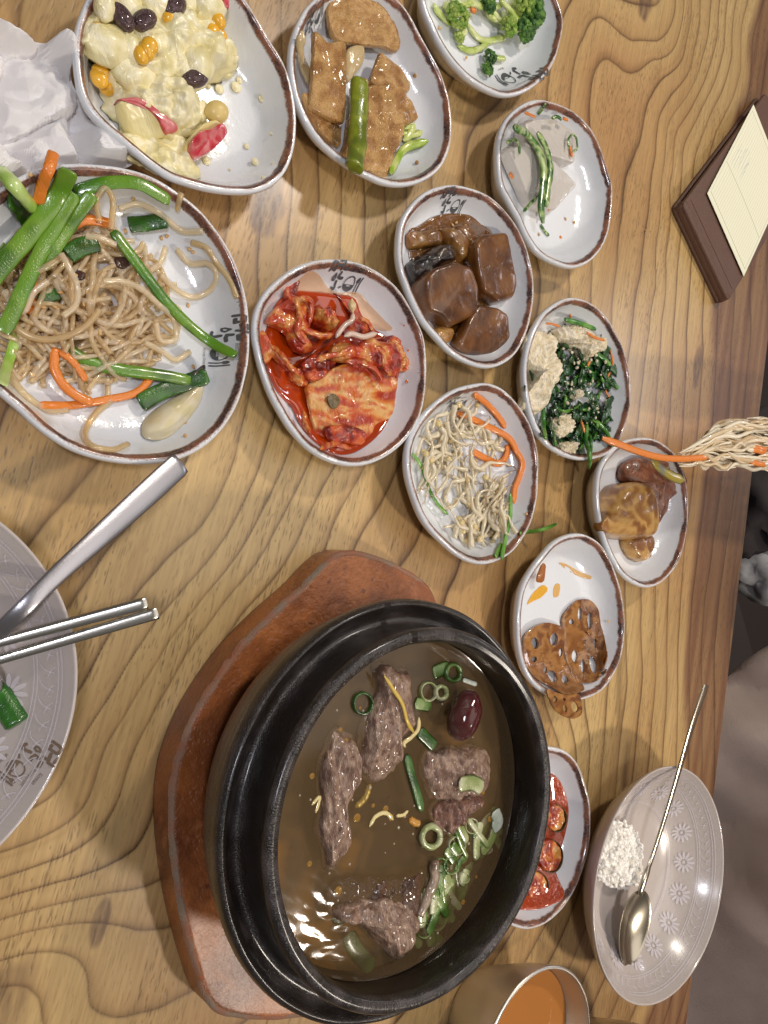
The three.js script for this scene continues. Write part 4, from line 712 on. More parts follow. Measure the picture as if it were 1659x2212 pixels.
// ---------------------------------------------------------------- bean sprouts
const sproutStem = std({ color: 0xf2e6c8, roughness: 0.24, clearcoat: 0.6, clearcoatRoughness: 0.1, transmission: 0.25, thickness: 0 }), sproutHead = std({ color: 0xe0ca92, roughness: 0.3, clearcoat: 0.6, clearcoatRoughness: 0.1 }), sproutRoot = std({ color: 0xc4a678, roughness: 0.4 });
const sproutKinds = [];
{
  seed(71);
  for (let k = 0; k < 9; k++) {
    const t = new THREE.Group(); t.name = 'bean_sprout';
    const b = rr(-0.9, 0.9), len = rr(0.026, 0.046), pts = []; let x = 0, z = 0, d = 0;
    for (let j = 0; j < 6; j++) { pts.push(V3(x, 0.0012 * Math.sin(j * 1.7 + k), z)); d += b * 0.6 + rr(-0.45, 0.45); x += Math.cos(d) * len / 5; z += Math.sin(d) * len / 5; }
    const end = pts[5], add = (n, g, m) => { const o = new THREE.Mesh(g, m); o.name = n; o.castShadow = o.receiveShadow = true; t.add(o); };
    add('stem', sweep(pts, u => { const r = mix(0.0022, 0.0015, u) * (0.85 + 0.3 * Math.sin(u * 5 + k)); return [r, r]; }, { segs: 18, sides: 8 }), sproutStem);
    if (k % 3 === 0) { const hd = pts[0].clone(), dir = pts[0].clone().sub(pts[1]).normalize(); add('head', mergeGeometries([0, 1].map(s => { const q = V3(-dir.z, 0.3, dir.x).multiplyScalar(0.0008 * (s ? 1 : -1)); return sweep([hd.clone().add(q), hd.clone().addScaledVector(dir, 0.003).add(q), hd.clone().addScaledVector(dir, 0.0062).add(q)], v => { const r = 0.0025 * Math.sqrt(Math.max(0.03, Math.sin(Math.PI * clamp(v, 0.04, 0.96)))); return [r * 0.8, r]; }, { segs: 10, sides: 8 }); })), sproutHead); }
    const dd = end.clone().sub(pts[4]).normalize(); add('root', sweep([end, end.clone().addScaledVector(dd, 0.004).add(V3(0.001, 0, 0.001)), end.clone().addScaledVector(dd, 0.008).add(V3(-0.001, 0, 0.002))], u => [0.0006 * (1 - 0.6 * u), 0.0006 * (1 - 0.6 * u)], { segs: 8, sides: 6 }), sproutRoot);
    sproutKinds.push(t);
  }
}
function placeSprout(v, turn, tx, tz, sc, label, grp) { const o = sproutKinds[(rnd() * 9) | 0].clone(); o.name = numbered('bean_sprout'); scene.add(o); o.position.copy(v); o.rotation.set(tx, turn, tz); o.scale.setScalar(sc); tag(o, label, 'bean sprout', grp); return o; }
{
  seed(72); const S = ware.sprout.surf;
  const inPoly = (poly, x, y) => { let c = false; for (let i = 0, j = poly.length - 1; i < poly.length; j = i++) if ((poly[i][1] > y) !== (poly[j][1] > y) && x < (poly[j][0] - poly[i][0]) * (y - poly[i][1]) / (poly[j][1] - poly[i][1]) + poly[i][0]) c = !c; return c; };
  const A = [[480, 260], [640, 200], [860, 330], [900, 540], [760, 620], [700, 700], [560, 760], [540, 900], [480, 1080], [300, 1090], [190, 1000], [230, 800], [270, 600], [420, 480]], B = [[640, 940], [800, 960], [1000, 960], [1140, 1080], [1170, 1400], [1240, 1600], [1160, 1760], [1000, 1840], [760, 1820], [560, 1720], [420, 1500], [440, 1300], [560, 1150]], Cc = [[860, 560], [1060, 620], [1080, 800], [960, 840], [860, 700]];
  const lay = (poly, n, lmax) => { let c = 0, x0 = Math.min(...poly.map(p => p[0])), x1 = Math.max(...poly.map(p => p[0])), y0 = Math.min(...poly.map(p => p[1])), y1 = Math.max(...poly.map(p => p[1])); while (c < n) { const x = rr(x0, x1), y = rr(y0, y1); if (!inPoly(poly, x, y)) continue; const q = D('spr', [[x, y]])[0]; const o = placeSprout(on(S, q[0], q[1], rr(0.0015, lmax)), rr(0, 6.283), rr(-0.2, 0.2), rr(-0.2, 0.2), rr(0.62, 0.92), 'cooked pale bean sprout tangled in the sprout dish', 'bean sprouts in the dish'); c++;
    for (let tr = 0; tr < 14; tr++) { o.updateMatrixWorld(true); const b = new THREE.Box3().setFromObject(o), m = b.getCenter(V3(0, 0, 0)), e = [[b.min.x, m.z], [b.max.x, m.z], [m.x, b.min.z], [m.x, b.max.z]]; if (e.every(w => { const d = Math.hypot(w[0] - ware.sprout.C.x, w[1] - ware.sprout.C.z); return d < 0.001 || (S(w[0], w[1]) < ware.sprout.H - 0.008 && S(w[0], w[1]) > 0.003); })) break; o.rotation.y += 0.9; if (tr === 7) o.scale.multiplyScalar(0.7); if (tr === 13) { scene.remove(o); } } } };
  lay(A, 44, 0.008); lay(B, 66, 0.009); lay(Cc, 5, 0.003);
  for (const [pts, w, l, lab] of [[[[768, 168], [880, 250], [980, 350], [1050, 440], [1098, 520]], .0022, .003, 'straight carrot strip at the far wall of the sprout dish'], [[[590, 365], [740, 425], [900, 505], [1050, 575], [1150, 650], [1215, 770], [1275, 890], [1250, 1020], [1195, 1160], [1185, 1315]], .0023, .004, 'longest carrot strip curving round the sprout dish'], [[[1120, 700], [1110, 800], [1030, 895], [900, 850], [750, 770]], .0024, .003, 'hooked carrot strip in the middle of the sprout dish']])
    food('carrot_strip', sweep(strip(S, 'spr', pts, l), tip(w, w * 0.6, 0.04, 0.04, 0.5), { segs: 44, sides: 10, box: true, wob: 0.12 }), M.carrot, lab, 'carrot');
  const gg = blotch(['#3f7a1c', '#5f9a30', '#7bb04a'], 70, 1.3);
  for (const [pts, w, lab] of [[[[118, 788, .004], [190, 890, .006], [250, 1040, .006], [310, 1200, .006], [380, 1320, .005], [490, 1432, .005]], .0013, 'thin green chive along the near wall of the sprout dish'], [[[1148, 1212, .012], [1148, 1450, .012], [1100, 1680, .009], [1056, 1905, .004]], .0019, 'green scallion strip leaning over the low end of the sprouts'], [[[1250, 1630, .006], [1330, 1615, .004], [1440, 1605, .012], [1550, 1570, .018], [1640, 1530, .024]], .0016, 'green scallion tip poking out over the rim of the sprout dish'], [[[990, 1885, .001], [1020, 1820, .004], [1060, 1745, .006]], .0018, 'short dark scallion end on the rim of the sprout dish']])
    food('scallion_strip', paint(sweep(D('spr', pts).map(p => on((x, z) => Math.max(S(x, z), 0), p[0], p[1], p[2])), tip(w, w * 0.6, 0.06, 0.06, 0.5), { segs: 34 }), gg), M.green, lab, 'scallion');
  for (const q of D('spr', [[1320, 1428], [635, 800], [795, 865], [1050, 915], [690, 1195], [320, 1235], [400, 605], [580, 720]])) sesame(on(S, q[0], q[1], 0.003), 'sesame seed in the bean sprout dish', 'sesame seeds in the sprout dish');
}
// ---------------------------------------------------------------- lotus root
{
  seed(81); const S = ware.lotus.surf, cf = blotch(['#83501f', '#9a6630', '#a8763c', '#754218'], 90, 1.4), LM = std({ vertexColors: true, roughness: 0.28, clearcoat: 0.8, clearcoatRoughness: 0.1, bumpMap: bumpLumpy, bumpScale: 0.0005 });
  const k = 0.5486 / 2.602, H = hs => hs.map(h => { const q = D('lotus', [[h[0], h[1]]])[0]; return [q[0], q[1], h[2] * k * 1.2, h[3] * k * 1.15, h[4] ?? 0]; });
  const so = lift => (px, py) => on(S, px, py, 0).y - TY + lift;
  const L = (pts, hs, hf, lab) => food('lotus_root_slice', paint(cutShape(D('lotus', pts), H(hs), 0.0014, hf, 1.2), cf), LM, lab, 'lotus root', 'glazed lotus root slices');
  const A = [[680, 1000], [760, 880], [850, 815], [960, 820], [1030, 900], [1060, 1050], [1110, 1250], [1130, 1420], [1110, 1560], [1000, 1640], [900, 1655], [800, 1600], [740, 1480], [700, 1350], [690, 1150]];
  L(A, [[855, 955, 24, 66], [955, 1025, 26, 84], [768, 1035, 26, 28], [800, 1385, 30, 62], [885, 1490, 26, 68], [995, 1480, 38, 84, -0.3], [1010, 1260, 18, 50]], so(0.001), 'oval lotus root slice lying flat on the dish floor');
  L([[300, 1180], [400, 1090], [520, 1050], [580, 1060], [680, 1100], [690, 1200], [680, 1380], [720, 1480], [780, 1600], [850, 1650], [890, 1720], [830, 1760], [700, 1770], [560, 1700], [400, 1600], [310, 1480], [290, 1380]], [[397, 1255, 34, 58, -0.2], [590, 1215, 38, 62, 0.15], [655, 1350, 20, 44], [390, 1420, 28, 30], [575, 1595, 38, 64, -0.5], [700, 1625, 34, 44, -0.5], [500, 1530, 22, 34]], so(0.0035), 'lotus root slice lying partly over the oval one');
  L([[520, 1730], [620, 1765], [740, 1790], [830, 1780], [868, 1870], [860, 1980], [790, 2020], [700, 2000], [600, 1930], [550, 1830]], [[595, 1825, 26, 34, -0.4], [700, 1920, 20, 42, -0.2], [800, 1905, 36, 52, -0.4], [690, 1830, 18, 20]], (px, py) => mix(ware.lotus.H + 0.0026, ware.lotus.H - 0.004, sm(1500, 1555, py)), 'lotus root slice hanging out over the dish rim');
  for (const [pts, o, lab] of [[[[330, 860], [390, 740], [500, 660], [540, 700], [480, 780], [380, 830]], 0.6, 'yellow sauce smear at the near wall of the lotus dish'], [[[600, 780], [610, 660], [660, 650], [650, 770]], 0.45, 'small curved yellow sauce smear on the lotus dish floor'], [[[650, 430], [720, 440], [860, 520], [1000, 580], [980, 600], [830, 560], [720, 500]], 0.4, 'long yellow sauce streak across the lotus dish']])
    food('sauce_smear', pool(D('lotus', pts), S, 0.0004, { n: 40 }), std({ color: 0xeeb01c, roughness: 0.12, transparent: true, opacity: Math.min(0.85, o * 1.3) }), lab, 'stain');
  food('carrot_bit', sheet(D('lotus', [[490, 430, .019], [528, 440, .019], [505, 640, .013], [430, 632, .013], [432, 590, .014]]), 0.0022, { n: 30 }), std({ color: 0xa4622a, roughness: 0.35, clearcoat: 0.4 }), 'flat brown-orange scrap on the near wall of the lotus dish', 'vegetable scrap');
  for (const q of D('lotus', [[1160, 1035]])) sesame(on(S, q[0], q[1], 0.001), 'single sesame seed beside the lotus root slices', 'lone sesame seed');
}
// ---------------------------------------------------------------- potato and meat
{
  seed(91); const S = ware.potato.surf;
  const pc = blotch(['#7f5024', '#a87a3e', '#c29858', '#b58a4a', '#94642e'], 55, 1.5), mc = blotch(['#5a3020', '#78452e', '#8c5a3e', '#683a26'], 120, 1.4);
  food('potato_wedge', paint(lump(D('right', [[180, 762], [260, 735], [340, 758], [378, 830], [400, 930], [398, 1035], [300, 1068], [180, 1058], [118, 1000], [110, 930], [132, 830]]), S, 0.025, { e: 4.2, amp: 0.0007, freq: 70, n: 80, rings: 20, tiltx: -0.12 }), pc), M.smooth, 'large tan braised potato wedge in the smallest dish', 'potato', 'braised potato wedges');
  food('potato_wedge', paint(lump(D('right', [[235, 1070], [395, 1050], [385, 1150], [340, 1195], [280, 1180], [240, 1110]]), S, 0.013, { e: 3.4, amp: 0.0008 }), pc), M.wet, 'small potato wedge below the large one', 'potato', 'braised potato wedges');
  food('braised_meat', paint(lump(D('right', [[230, 640], [280, 600], [350, 590], [440, 610], [540, 660], [575, 740], [530, 820], [470, 920], [420, 985], [380, 880], [320, 760], [220, 720]]), S, 0.013, { e: 3, amp: 0.0012, n: 60 }), mc), M.wet, 'dark brown braised piece behind the potato wedge', 'braised meat');
  food('vegetable_scrap', sheet(D('right', [[375, 1160, .01], [395, 1155, .01], [412, 1195, .008], [378, 1216, .008]]), 0.002, { n: 24 }), std({ color: 0x8a4a1c, roughness: 0.35 }), 'tiny brown scrap under the small potato', 'vegetable scrap');
}
// ---------------------------------------------------------------- zucchini in red sauce, behind the pot
{
  seed(95); const S = ware.red.surf;
  food('red_sauce', pool(D('rice', [[350, 690], [430, 820], [462, 950], [445, 1150], [430, 1250], [380, 1400], [310, 1490], [200, 1520], [60, 1480], [-40, 1300], [-50, 1000], [60, 800], [200, 700]]), S, 0.003, { follow: 0.5 }), std({ color: 0xa83a0a, roughness: 0.15, clearcoat: 0.8, bumpMap: bumpLumpy, bumpScale: 0.001 }), 'thick red sauce in the dish behind the pot', 'sauce');
  const rc = blotch(['#8a2408', '#b0420e', '#c4681c', '#c98a3a'], 130, 1.7);
  for (const [x, y, r, lab] of [[335, 1190, 85, 'red coated zucchini round with dark skin in the sauce dish'], [370, 960, 70, 'second zucchini round half covered with red sauce'], [255, 1380, 80, 'zucchini round at the low end of the sauce dish']]) {
    const t = group('zucchini_slice', lab, 'zucchini'), pts = [...Array(14)].map((_, i) => { const a = i / 14 * 6.283; return [x + Math.cos(a) * r * 0.8, y + Math.sin(a) * r * 1.15, 0.014 + 0.002 * Math.cos(a)]; });
    mesh('flesh', paint(sheet(D('rice', pts), 0.004, { sharp: false, amp: 0.0014, freq: 200, n: 40 }), rc), M.wet, t);
    mesh('skin', sweep([...pts, pts[0], pts[1]].map(p => { const q = D('rice', [p])[0]; return P(q[0], q[1], p[2] - 0.0018); }), [0.0007, 0.0019], { segs: 50, sides: 6 }), std({ color: 0x4a3a16, roughness: 0.3, clearcoat: 0.5 }), t);
    rebase(t);
  }
}
// ---------------------------------------------------------------- fruit salad in yellow dressing
{
  seed(101); const S = ware.salad.surf, cr = blotch(['#ddd096', '#e8deae', '#f0e8c6', '#e3d6a0'], 70, 1.3), CM = std({ vertexColors: true, roughness: 0.4, clearcoat: 0.35, clearcoatRoughness: 0.2, bumpMap: bumpLumpy, bumpScale: 0.0005 });
  const Lp = (pts, top, lab, o = {}) => food('dressed_salad_clump', paint(lump(D('salad', pts), S, top, { n: 130, rings: 34, e: 2.3, ...o, amp: 0.0042, freq: 92 }), cr), CM, lab, 'salad', 'clumps of dressed salad');
  Lp([[480, 60], [560, -20], [700, -80], [900, -110], [1100, -80], [1235, 60], [1250, 200], [1320, 290], [1300, 360], [1180, 400], [1110, 470], [1000, 520], [820, 560], [660, 540], [600, 460], [580, 330], [520, 260], [475, 150]], 0.026, 'main heap of creamy yellow fruit salad', { amp: 0.005 });
  Lp([[600, 440], [760, 420], [960, 440], [1090, 500], [1140, 600], [1100, 700], [1000, 760], [860, 720], [720, 650], [630, 560]], 0.025, 'creamy clump between the red apple pieces and the main heap', { amp: 0.004 });
  Lp([[690, 650], [820, 700], [980, 740], [1040, 830], [1060, 910], [1100, 950], [990, 940], [850, 880], [740, 800]], 0.012, 'thin crumbly tail of the yellow salad', { amp: 0.003 });
  Lp([[560, 340], [640, 360], [640, 470], [580, 470]], 0.018, 'small clump at the near wall of the salad dish');
  Lp([[1140, 300], [1240, 280], [1320, 310], [1280, 380], [1180, 400]], 0.013, 'crumbly clump reaching to the far side of the salad');
  for (const [x, y, r] of [[1190, 490, 26], [1280, 480, 30], [1300, 440, 20], [1130, 470, 16], [1420, 540, 20], [1385, 885, 22], [1340, 800, 16], [1475, 730, 9], [1250, 925, 8], [1430, 970, 12], [1120, 880, 24], [1480, 890, 8]]) { const q = D('salad', [[x, y]])[0], o = food('salad_crumb', paint(new THREE.IcosahedronGeometry(r * 0.00011, 2), cr), CM, 'small yellow dressing crumb on the bare salad dish', 'crumb', 'dressing crumbs'); o.position.copy(on(S, q[0], q[1], 0)); o.scale.y = 0.4; }
  for (let k = 0; k < 13; k++) { // fruit and egg chunks under the dressing
    let x, y; do { x = rr(500, 1280); y = rr(-60, 720); } while (((x - 890) / 400) ** 2 + ((y - 240) / 330) ** 2 > 1 && !(y > 450 && x > 640 && x < 1120));
    const g = new THREE.IcosahedronGeometry(1, 4), p = g.attributes.position, sz = rr(0.006, 0.0105), kx = rr(0.8, 1.4), kz = rr(0.8, 1.4), sd = k * 3.1;
    for (let i = 0; i < p.count; i++) { const a = p.getX(i), b = p.getY(i), c = p.getZ(i), f = sz * (1 + 0.22 * noise(a * 1.6, b * 1.6, c * 1.6 + sd) + 0.05 * noise(a * 5, b * 5, c * 5 + sd)); p.setXYZ(i, a * f * kx, b * f * 0.7, c * f * kz); }
    let g2 = mergeVertices(g.deleteAttribute('normal').deleteAttribute('uv'), 1e-7); g2.computeVertexNormals(); planarUV(g2);
    const q = D('salad', [[x, y]])[0], d = Math.min(1, ((x - 890) / 430) ** 2 + ((y - 240) / 380) ** 2), o = food('dressed_fruit_chunk', paint(g2, cr), CM, 'lumpy fruit chunk coated in pale yellow dressing', 'salad', 'dressed chunks in the salad'); o.position.copy(on(S, q[0], q[1], mix(0.015, 0.005, d)));
  }
  const cob = new THREE.SphereGeometry(1, 20, 14);
  const oval = (name, x, y, lift, rx, ry, rz, turn, mat, lab, cat, grp) => { const q = D('salad', [[x, y]])[0], m = tag(mesh(name, cob, mat), lab, cat, grp); m.position.copy(on(S, q[0], q[1], lift)); m.scale.set(rx, ry, rz); m.rotation.set(rr(-0.2, 0.2), turn, rr(-0.2, 0.2)); return m; };
  const bean = std({ color: 0x4e3638, roughness: 0.35, clearcoat: 0.5, bumpMap: bumpLumpy, bumpScale: 0.002 }), corn = std({ color: 0xe6ae30, roughness: 0.3, clearcoat: 0.6 });
  oval('kidney_bean', 665, 95, 0.023, 0.0075, 0.0045, 0.005, 0.6, bean, 'dark purple kidney bean at the top of the salad heap', 'bean');
  oval('kidney_bean', 785, 112, 0.025, 0.0072, 0.0045, 0.005, 2.2, bean, 'dressing smeared kidney bean beside the darker one', 'bean');
  oval('kidney_bean', 1062, 425, 0.021, 0.005, 0.0045, 0.0078, 0.4, bean, 'kidney bean on the slope of the salad above the apple', 'bean');
  oval('kidney_bean', 952, 35, 0.024, 0.005, 0.0045, 0.008, 0.8, bean, 'narrow kidney bean beside the apple chunk', 'bean');
  for (const [x, y, l] of [[530, 170, .012], [540, 215, .011], [800, 275, .026], [815, 250, .027], [770, 300, .025], [1190, 110, .02], [1160, 170, .019], [1195, 190, .017], [1135, 200, .018], [550, 390, .01], [540, 425, .009], [580, 470, .008], [930, 95, .024], [1205, 235, .014]]) oval('corn_kernel', x, y, l, rr(.0036, .0046), .003, rr(.0042, .0056), rr(0, 3), corn, 'yellow corn kernel half buried in the salad dressing', 'corn', 'corn kernels in the salad');
  const flesh = blotch(['#d9c887', '#e3d79f'], 60), skinM = std({ color: 0xb01c28, roughness: 0.25, clearcoat: 0.7, bumpMap: bumpLumpy, bumpScale: 0.0003 });
  const apple = (pts, skin, th, lab) => { const t = group('apple_piece', lab, 'apple', 'apple pieces with red skin'); mesh('flesh', paint(sheet(D('salad', pts), th, { sharp: false, amp: 0.0006, round: 0.002 }), flesh), CM, t); mesh('skin', paint(sheet(D('salad', skin), th * 0.9, { sharp: false, amp: 0.0003, n: 40 }), blotch(['#b02030', '#c8404a', '#d07a78', '#bc2c3a'], 110, 1.5)), std({ vertexColors: true, roughness: 0.25, clearcoat: 0.7 }), t); rebase(t); };
  apple([[650, 545, .027], [740, 535, .028], [850, 600, .027], [950, 690, .024], [890, 735, .02], [800, 770, .016], [700, 700, .019]], [[640, 538, .027], [735, 526, .0282], [800, 552, .028], [880, 610, .027], [975, 695, .024], [960, 712, .023], [905, 715, .023], [865, 640, .0268], [790, 575, .028], [730, 545, .028]], 0.008, 'flat apple slice with red skin edge, lowest in the salad');
  apple([[1040, 740, .024], [1120, 660, .026], [1215, 655, .022], [1240, 710, .02], [1140, 820, .018], [1050, 850, .017], [1010, 800, .02]], [[1045, 770, .0252], [1090, 715, .0262], [1150, 700, .0256], [1215, 668, .0235], [1241, 712, .0215], [1140, 826, .0200], [1055, 850, .0186]], 0.009, 'apple cube with bright red side facing up through the dressing');
  apple([[1080, 70, .028], [1150, -10, .03], [1200, -40, .03], [1245, 0, .029], [1240, 50, .027], [1140, 110, .025]], [[1160, -30, .0315], [1210, -60, .0315], [1250, -10, .0305], [1246, 48, .0285], [1228, 40, .0295], [1215, 0, .0308]], 0.009, 'apple chunk at the top edge of the salad heap');
  oval('apple_cube', 1180, 610, 0.016, 0.006, 0.005, 0.007, 0.4, std({ color: 0xd9bf78, roughness: 0.4, clearcoat: 0.4 }), 'small peeled apple bit above the red cube', 'apple');
}

// ---------------------------------------------------------------- glass noodles with vegetables
{
  seed(111); const S = ware.jap.surf;
  const nm = [0xf6e6c2, 0xf0dcb0, 0xfaeed4].map(c => std({ color: c, roughness: 0.2, clearcoat: 0.8, clearcoatRoughness: 0.05, transmission: 0.62, thickness: 0 }));
  const N = (pts, r = 0.0017, grp = 'glass noodles in the tangle', lab = 'glossy amber glass noodle in the tangled heap') => food('glass_noodle', sweep(pts, [r, r * 0.9], { segs: 40, sides: 8, wob: 0.12 }), nm[(rnd() * 3) | 0], lab, 'noodle', grp);
  const heap = (x, y) => { const dx = (x - 480) / 640, dy = (y - 960) / 560, r = dx * dx + dy * dy; return 0.0115 * Math.max(0, 1 - r); };
  // loose coils through the heap
  for (let k = 0; k < 150; k++) {
    let x, y, a; const ring = k % 3;
    do { x = rr(-80, 1120); y = rr(430, 1560); } while (heap(x, y) < 0.002);
    a = rr(0, 6.283); let turn = rr(-1, 1) * 0.42; const pts = [], lv = rr(0.1, 1), n = 9 + ((rnd() * 6) | 0), step = rr(50, 90);
    for (let j = 0; j < n; j++) {
      const h = heap(x, y); if (h <= 0 && j > 3) break;
      pts.push([x, y, 0.0016 + h * lv + 0.0018 * Math.sin(j * 1.9 + k)]);
      a += turn + rr(-0.25, 0.25); if (rnd() < 0.12) turn = -turn; x += Math.cos(a) * step; y += Math.sin(a) * step;
      const out = ((x - 480) / 680) ** 2 + ((y - 970) / 620) ** 2; if (out > 0.85) a += 1.0;
    }
    if (pts.length > 4) N(strip(S, 'jap', pts, 0), rr(0.0011, 0.0015));
  }
  const fix = [[[[620, 440, .012], [600, 300, .013], [650, 222, .012], [700, 285, .013], [690, 480, .015]], 'tall arched noodle loop standing above the heap'], [[[1262, 490, .002], [1130, 485, .003], [1000, 385, .005], [860, 320, .006], [740, 350, .008]], 'noodle reaching straight out towards the far rim'], [[[1100, 600, .003], [1180, 690, .003], [1290, 690, .003], [1345, 745, .003], [1320, 840, .003], [1210, 900, .003], [1090, 850, .006], [1000, 760, .011]], 'big open noodle loop on the bare side of the plate'], [[[1190, 560, .002], [1280, 590, .002], [1350, 690, .002], [1420, 780, .002], [1475, 905, .003]], 'noodle end running down to the far rim'], [[[795, 1815, .002], [690, 1850, .002], [580, 1830, .002], [530, 1740, .002], [600, 1620, .003], [690, 1540, .004]], 'hooked single noodle on the empty low side of the plate'], [[[530, 520, .018], [620, 530, .019], [720, 575, .018]], 'short noodle across the top of the heap'], [[[120, 750, .012], [220, 745, .014], [350, 675, .017], [400, 645, .018]], 'noodle lying over the big scallion leaf'], [[[30, 860, .01], [100, 980, .012], [150, 985, .013], [210, 870, .015], [300, 800, .018]], 'angular noodle bend near the scallions'], [[[0, 1050, .006], [80, 1080, .009], [200, 1150, .011], [350, 1160, .013], [520, 1090, .016], [620, 980, .017]], 'long noodle swept from the plate edge'], [[[60, 1380, .004], [150, 1500, .004], [300, 1600, .003], [420, 1600, .003]], 'low noodle curve beside the carrot strip'], [[[1030, 590, .004], [1000, 680, .006], [930, 740, .009]], 'stubby noodle end by the heap'], [[[1130, 250, .004], [1115, 300, .003], [1105, 355, .002]], 'short noodle stub stuck at the plate rim'], [[[380, 630, .02], [430, 720, .021], [480, 830, .02], [470, 950, .019], [390, 1020, .017]], 'bold noodle arch over the dark mushroom'], [[[1180, 1240, .003], [1090, 1290, .004], [1010, 1240, .007], [900, 1180, .011]], 'noodle end curling by the printed mark'], [[[640, 800, .021], [760, 800, .021], [880, 850, .018], [980, 940, .014], [1080, 1040, .009], [1090, 1160, .007], [1000, 1170, .008], [970, 1060, .011]], 'noodle coil at the far side of the heap']];
  for (const [p, lab] of fix) N(strip(S, 'jap', p, 0), 0.0016, undefined, lab);
  const G = { d: blotch(['#1c440c', '#2c5c12', '#3d701a'], 60, 1.4), m: blotch(['#34600a', '#467a10', '#5e8c1a', '#6e942a', '#3c660c'], 28, 1.0), p: blotch(['#86b03a', '#a5c45e', '#c2d68c'], 50, 1.3) };
  const sc = (c, w, l, pts, lab, fl = 0.24) => food('scallion_leaf', paint(sweep(strip(S, 'jap', pts, l), tip(w, w * fl, 0.02, 0.05, 0.72), { segs: 40, sides: 12, wob: 0.1 }), G[c]), M.green, lab, 'scallion', 'scallion leaves on the noodles');
  sc('m', 0.0044, 0.014, [[432, 110], [370, 240], [290, 370], [130, 570], [0, 720], [-80, 820]], 'widest bright green scallion leaf slanting over the noodle plate');
  sc('m', 0.0036, 0.015, [[462, 255], [340, 460], [215, 700], [100, 950], [20, 1120]], 'long scallion leaf below the widest one');
  sc('m', 0.0034, 0.014, [[575, 258], [450, 430], [330, 610], [260, 720]], 'scallion leaf third in the slanting row');
  sc('m', 0.0034, 0.007, [[470, 250], [600, 205], [740, 185], [860, 195], [1056, 300]], 'arched scallion leaf along the top wall of the noodle plate');
  sc('d', 0.0042, 0.004, [[55, 290], [120, 360], [185, 440]], 'short dark scallion piece under the widest leaf');
  sc('p', 0.0036, 0.008, [[0, 112], [90, 210], [205, 345]], 'pale scallion stalk at the corner of the noodle plate', 0.7);
  sc('m', 0.003, 0.012, [[700, 490], [800, 620], [900, 755], [1040, 935], [1200, 1095], [1320, 1185], [1465, 1262]], 'longest scallion leaf running down to the printed mark', 0.45);
  sc('m', 0.0032, 0.006, [[398, 1210], [560, 1305], [740, 1350], [1000, 1385], [1182, 1420]], 'scallion stalk lying along the low side of the noodles', 0.55);
  sc('d', 0.0045, 0.005, [[868, 1562], [1000, 1490], [1150, 1435], [1292, 1388]], 'dark folded scallion leaf next to the onion');
  sc('p', 0.0024, 0.006, [[15, 1445], [60, 1280], [130, 1060]], 'thin pale scallion strip at the near edge of the noodles');
  sc('d', 0.0045, 0.012, [[420, 640], [500, 590], [610, 560]], 'dark scallion piece crossing the noodle heap');
  sc('d', 0.0042, 0.004, [[800, 450], [920, 440], [1040, 420]], 'dark scallion piece showing between noodle ends');
  sc('d', 0.0035, 0.006, [[330, 360], [430, 300], [560, 240]], 'dark scallion leaf behind the slanting row');
  sc('m', 0.003, 0.008, [[0, 590], [40, 620], [30, 700]], 'scallion leaf end at the side of the noodle plate');
  sc('d', 0.003, 0.011, [[250, 930], [320, 890], [370, 880]], 'small dark scallion piece by the mushroom');
  const ca = (w, l, pts, lab) => food('carrot_strip', sweep(strip((x, z) => Math.max(S(x, z), 0), 'jap', pts, l), tip(w, w * 0.6, 0.04, 0.04, 0.5), { segs: 34, sides: 10, box: true, wob: 0.15 }), M.carrot, lab, 'carrot', 'carrot strips on the noodle plate');
  ca(0.0026, 0.01, [[335, 0], [300, 110], [262, 210], [232, 320]], 'carrot strip sticking up past the plate rim at the napkin');
  ca(0.0024, 0.010, [[700, 445], [520, 425], [390, 510], [340, 600]], 'carrot strip behind the slanting scallions');
  ca(0.0022, 0.008, [[345, 1215], [335, 1330], [380, 1430], [470, 1510], [575, 1560]], 'thick bent carrot strip at the low side of the noodles');
  ca(0.0017, 0.009, [[370, 1235], [460, 1310], [535, 1420]], 'short carrot strip beside the bent one');
  ca(0.0019, 0.004, [[240, 1572], [450, 1572], [650, 1540], [850, 1490], [945, 1400]], 'long carrot strip along the bottom of the noodle heap');
  ca(0.0022, 0.009, [[205, 800], [185, 920], [195, 1010]], 'carrot strip partly hidden by noodles');
  const mush = blotch(['#1d1210', '#34221c', '#4a3028'], 90);
  for (const [pts, lab] of [[[[250, 840, .011], [340, 780, .013], [380, 820, .014], [330, 900, .013], [260, 900, .011]], 'dark wood ear mushroom piece in the noodles'], [[[460, 720, .015], [530, 750, .016], [520, 790, .016], [460, 790, .015]], 'small brown mushroom scrap beside the arched noodle'], [[[720, 650, .014], [820, 660, .013], [800, 720, .013], [730, 710, .014]], 'brown mushroom scrap by the long scallion']])
    food('mushroom_piece', paint(sheet(D('jap', pts), 0.0016, { sharp: false, amp: 0.0012 }), mush), M.green, lab, 'mushroom', 'wood ear mushroom pieces');
  food('mushroom_piece', paint(sheet(D('jap', [[1050, 1510, .010], [1180, 1390, .012], [1275, 1320, .014], [1270, 1380, .012], [1150, 1460, .011]]), 0.0012, { sharp: false, amp: 0.001 }), mush), M.green, 'dark curled leaf tip on the folded scallion by the onion', 'mushroom', 'wood ear mushroom pieces');
  food('onion_piece', paint(lump(D('jap', [[888, 1740], [910, 1650], [1040, 1550], [1180, 1470], [1275, 1425], [1260, 1540], [1150, 1690], [1030, 1785], [910, 1780]]), S, 0.007, { e: 2.2, amp: 0.0005, freq: 60, n: 60 }), blotch(['#d8c89c', '#e4d9ba', '#dccf9f'], 60)), std({ vertexColors: true, roughness: 0.2, clearcoat: 0.7, transmission: 0.2, thickness: 0.004 }), 'pale boat-shaped onion piece at the low side of the noodle plate', 'onion');
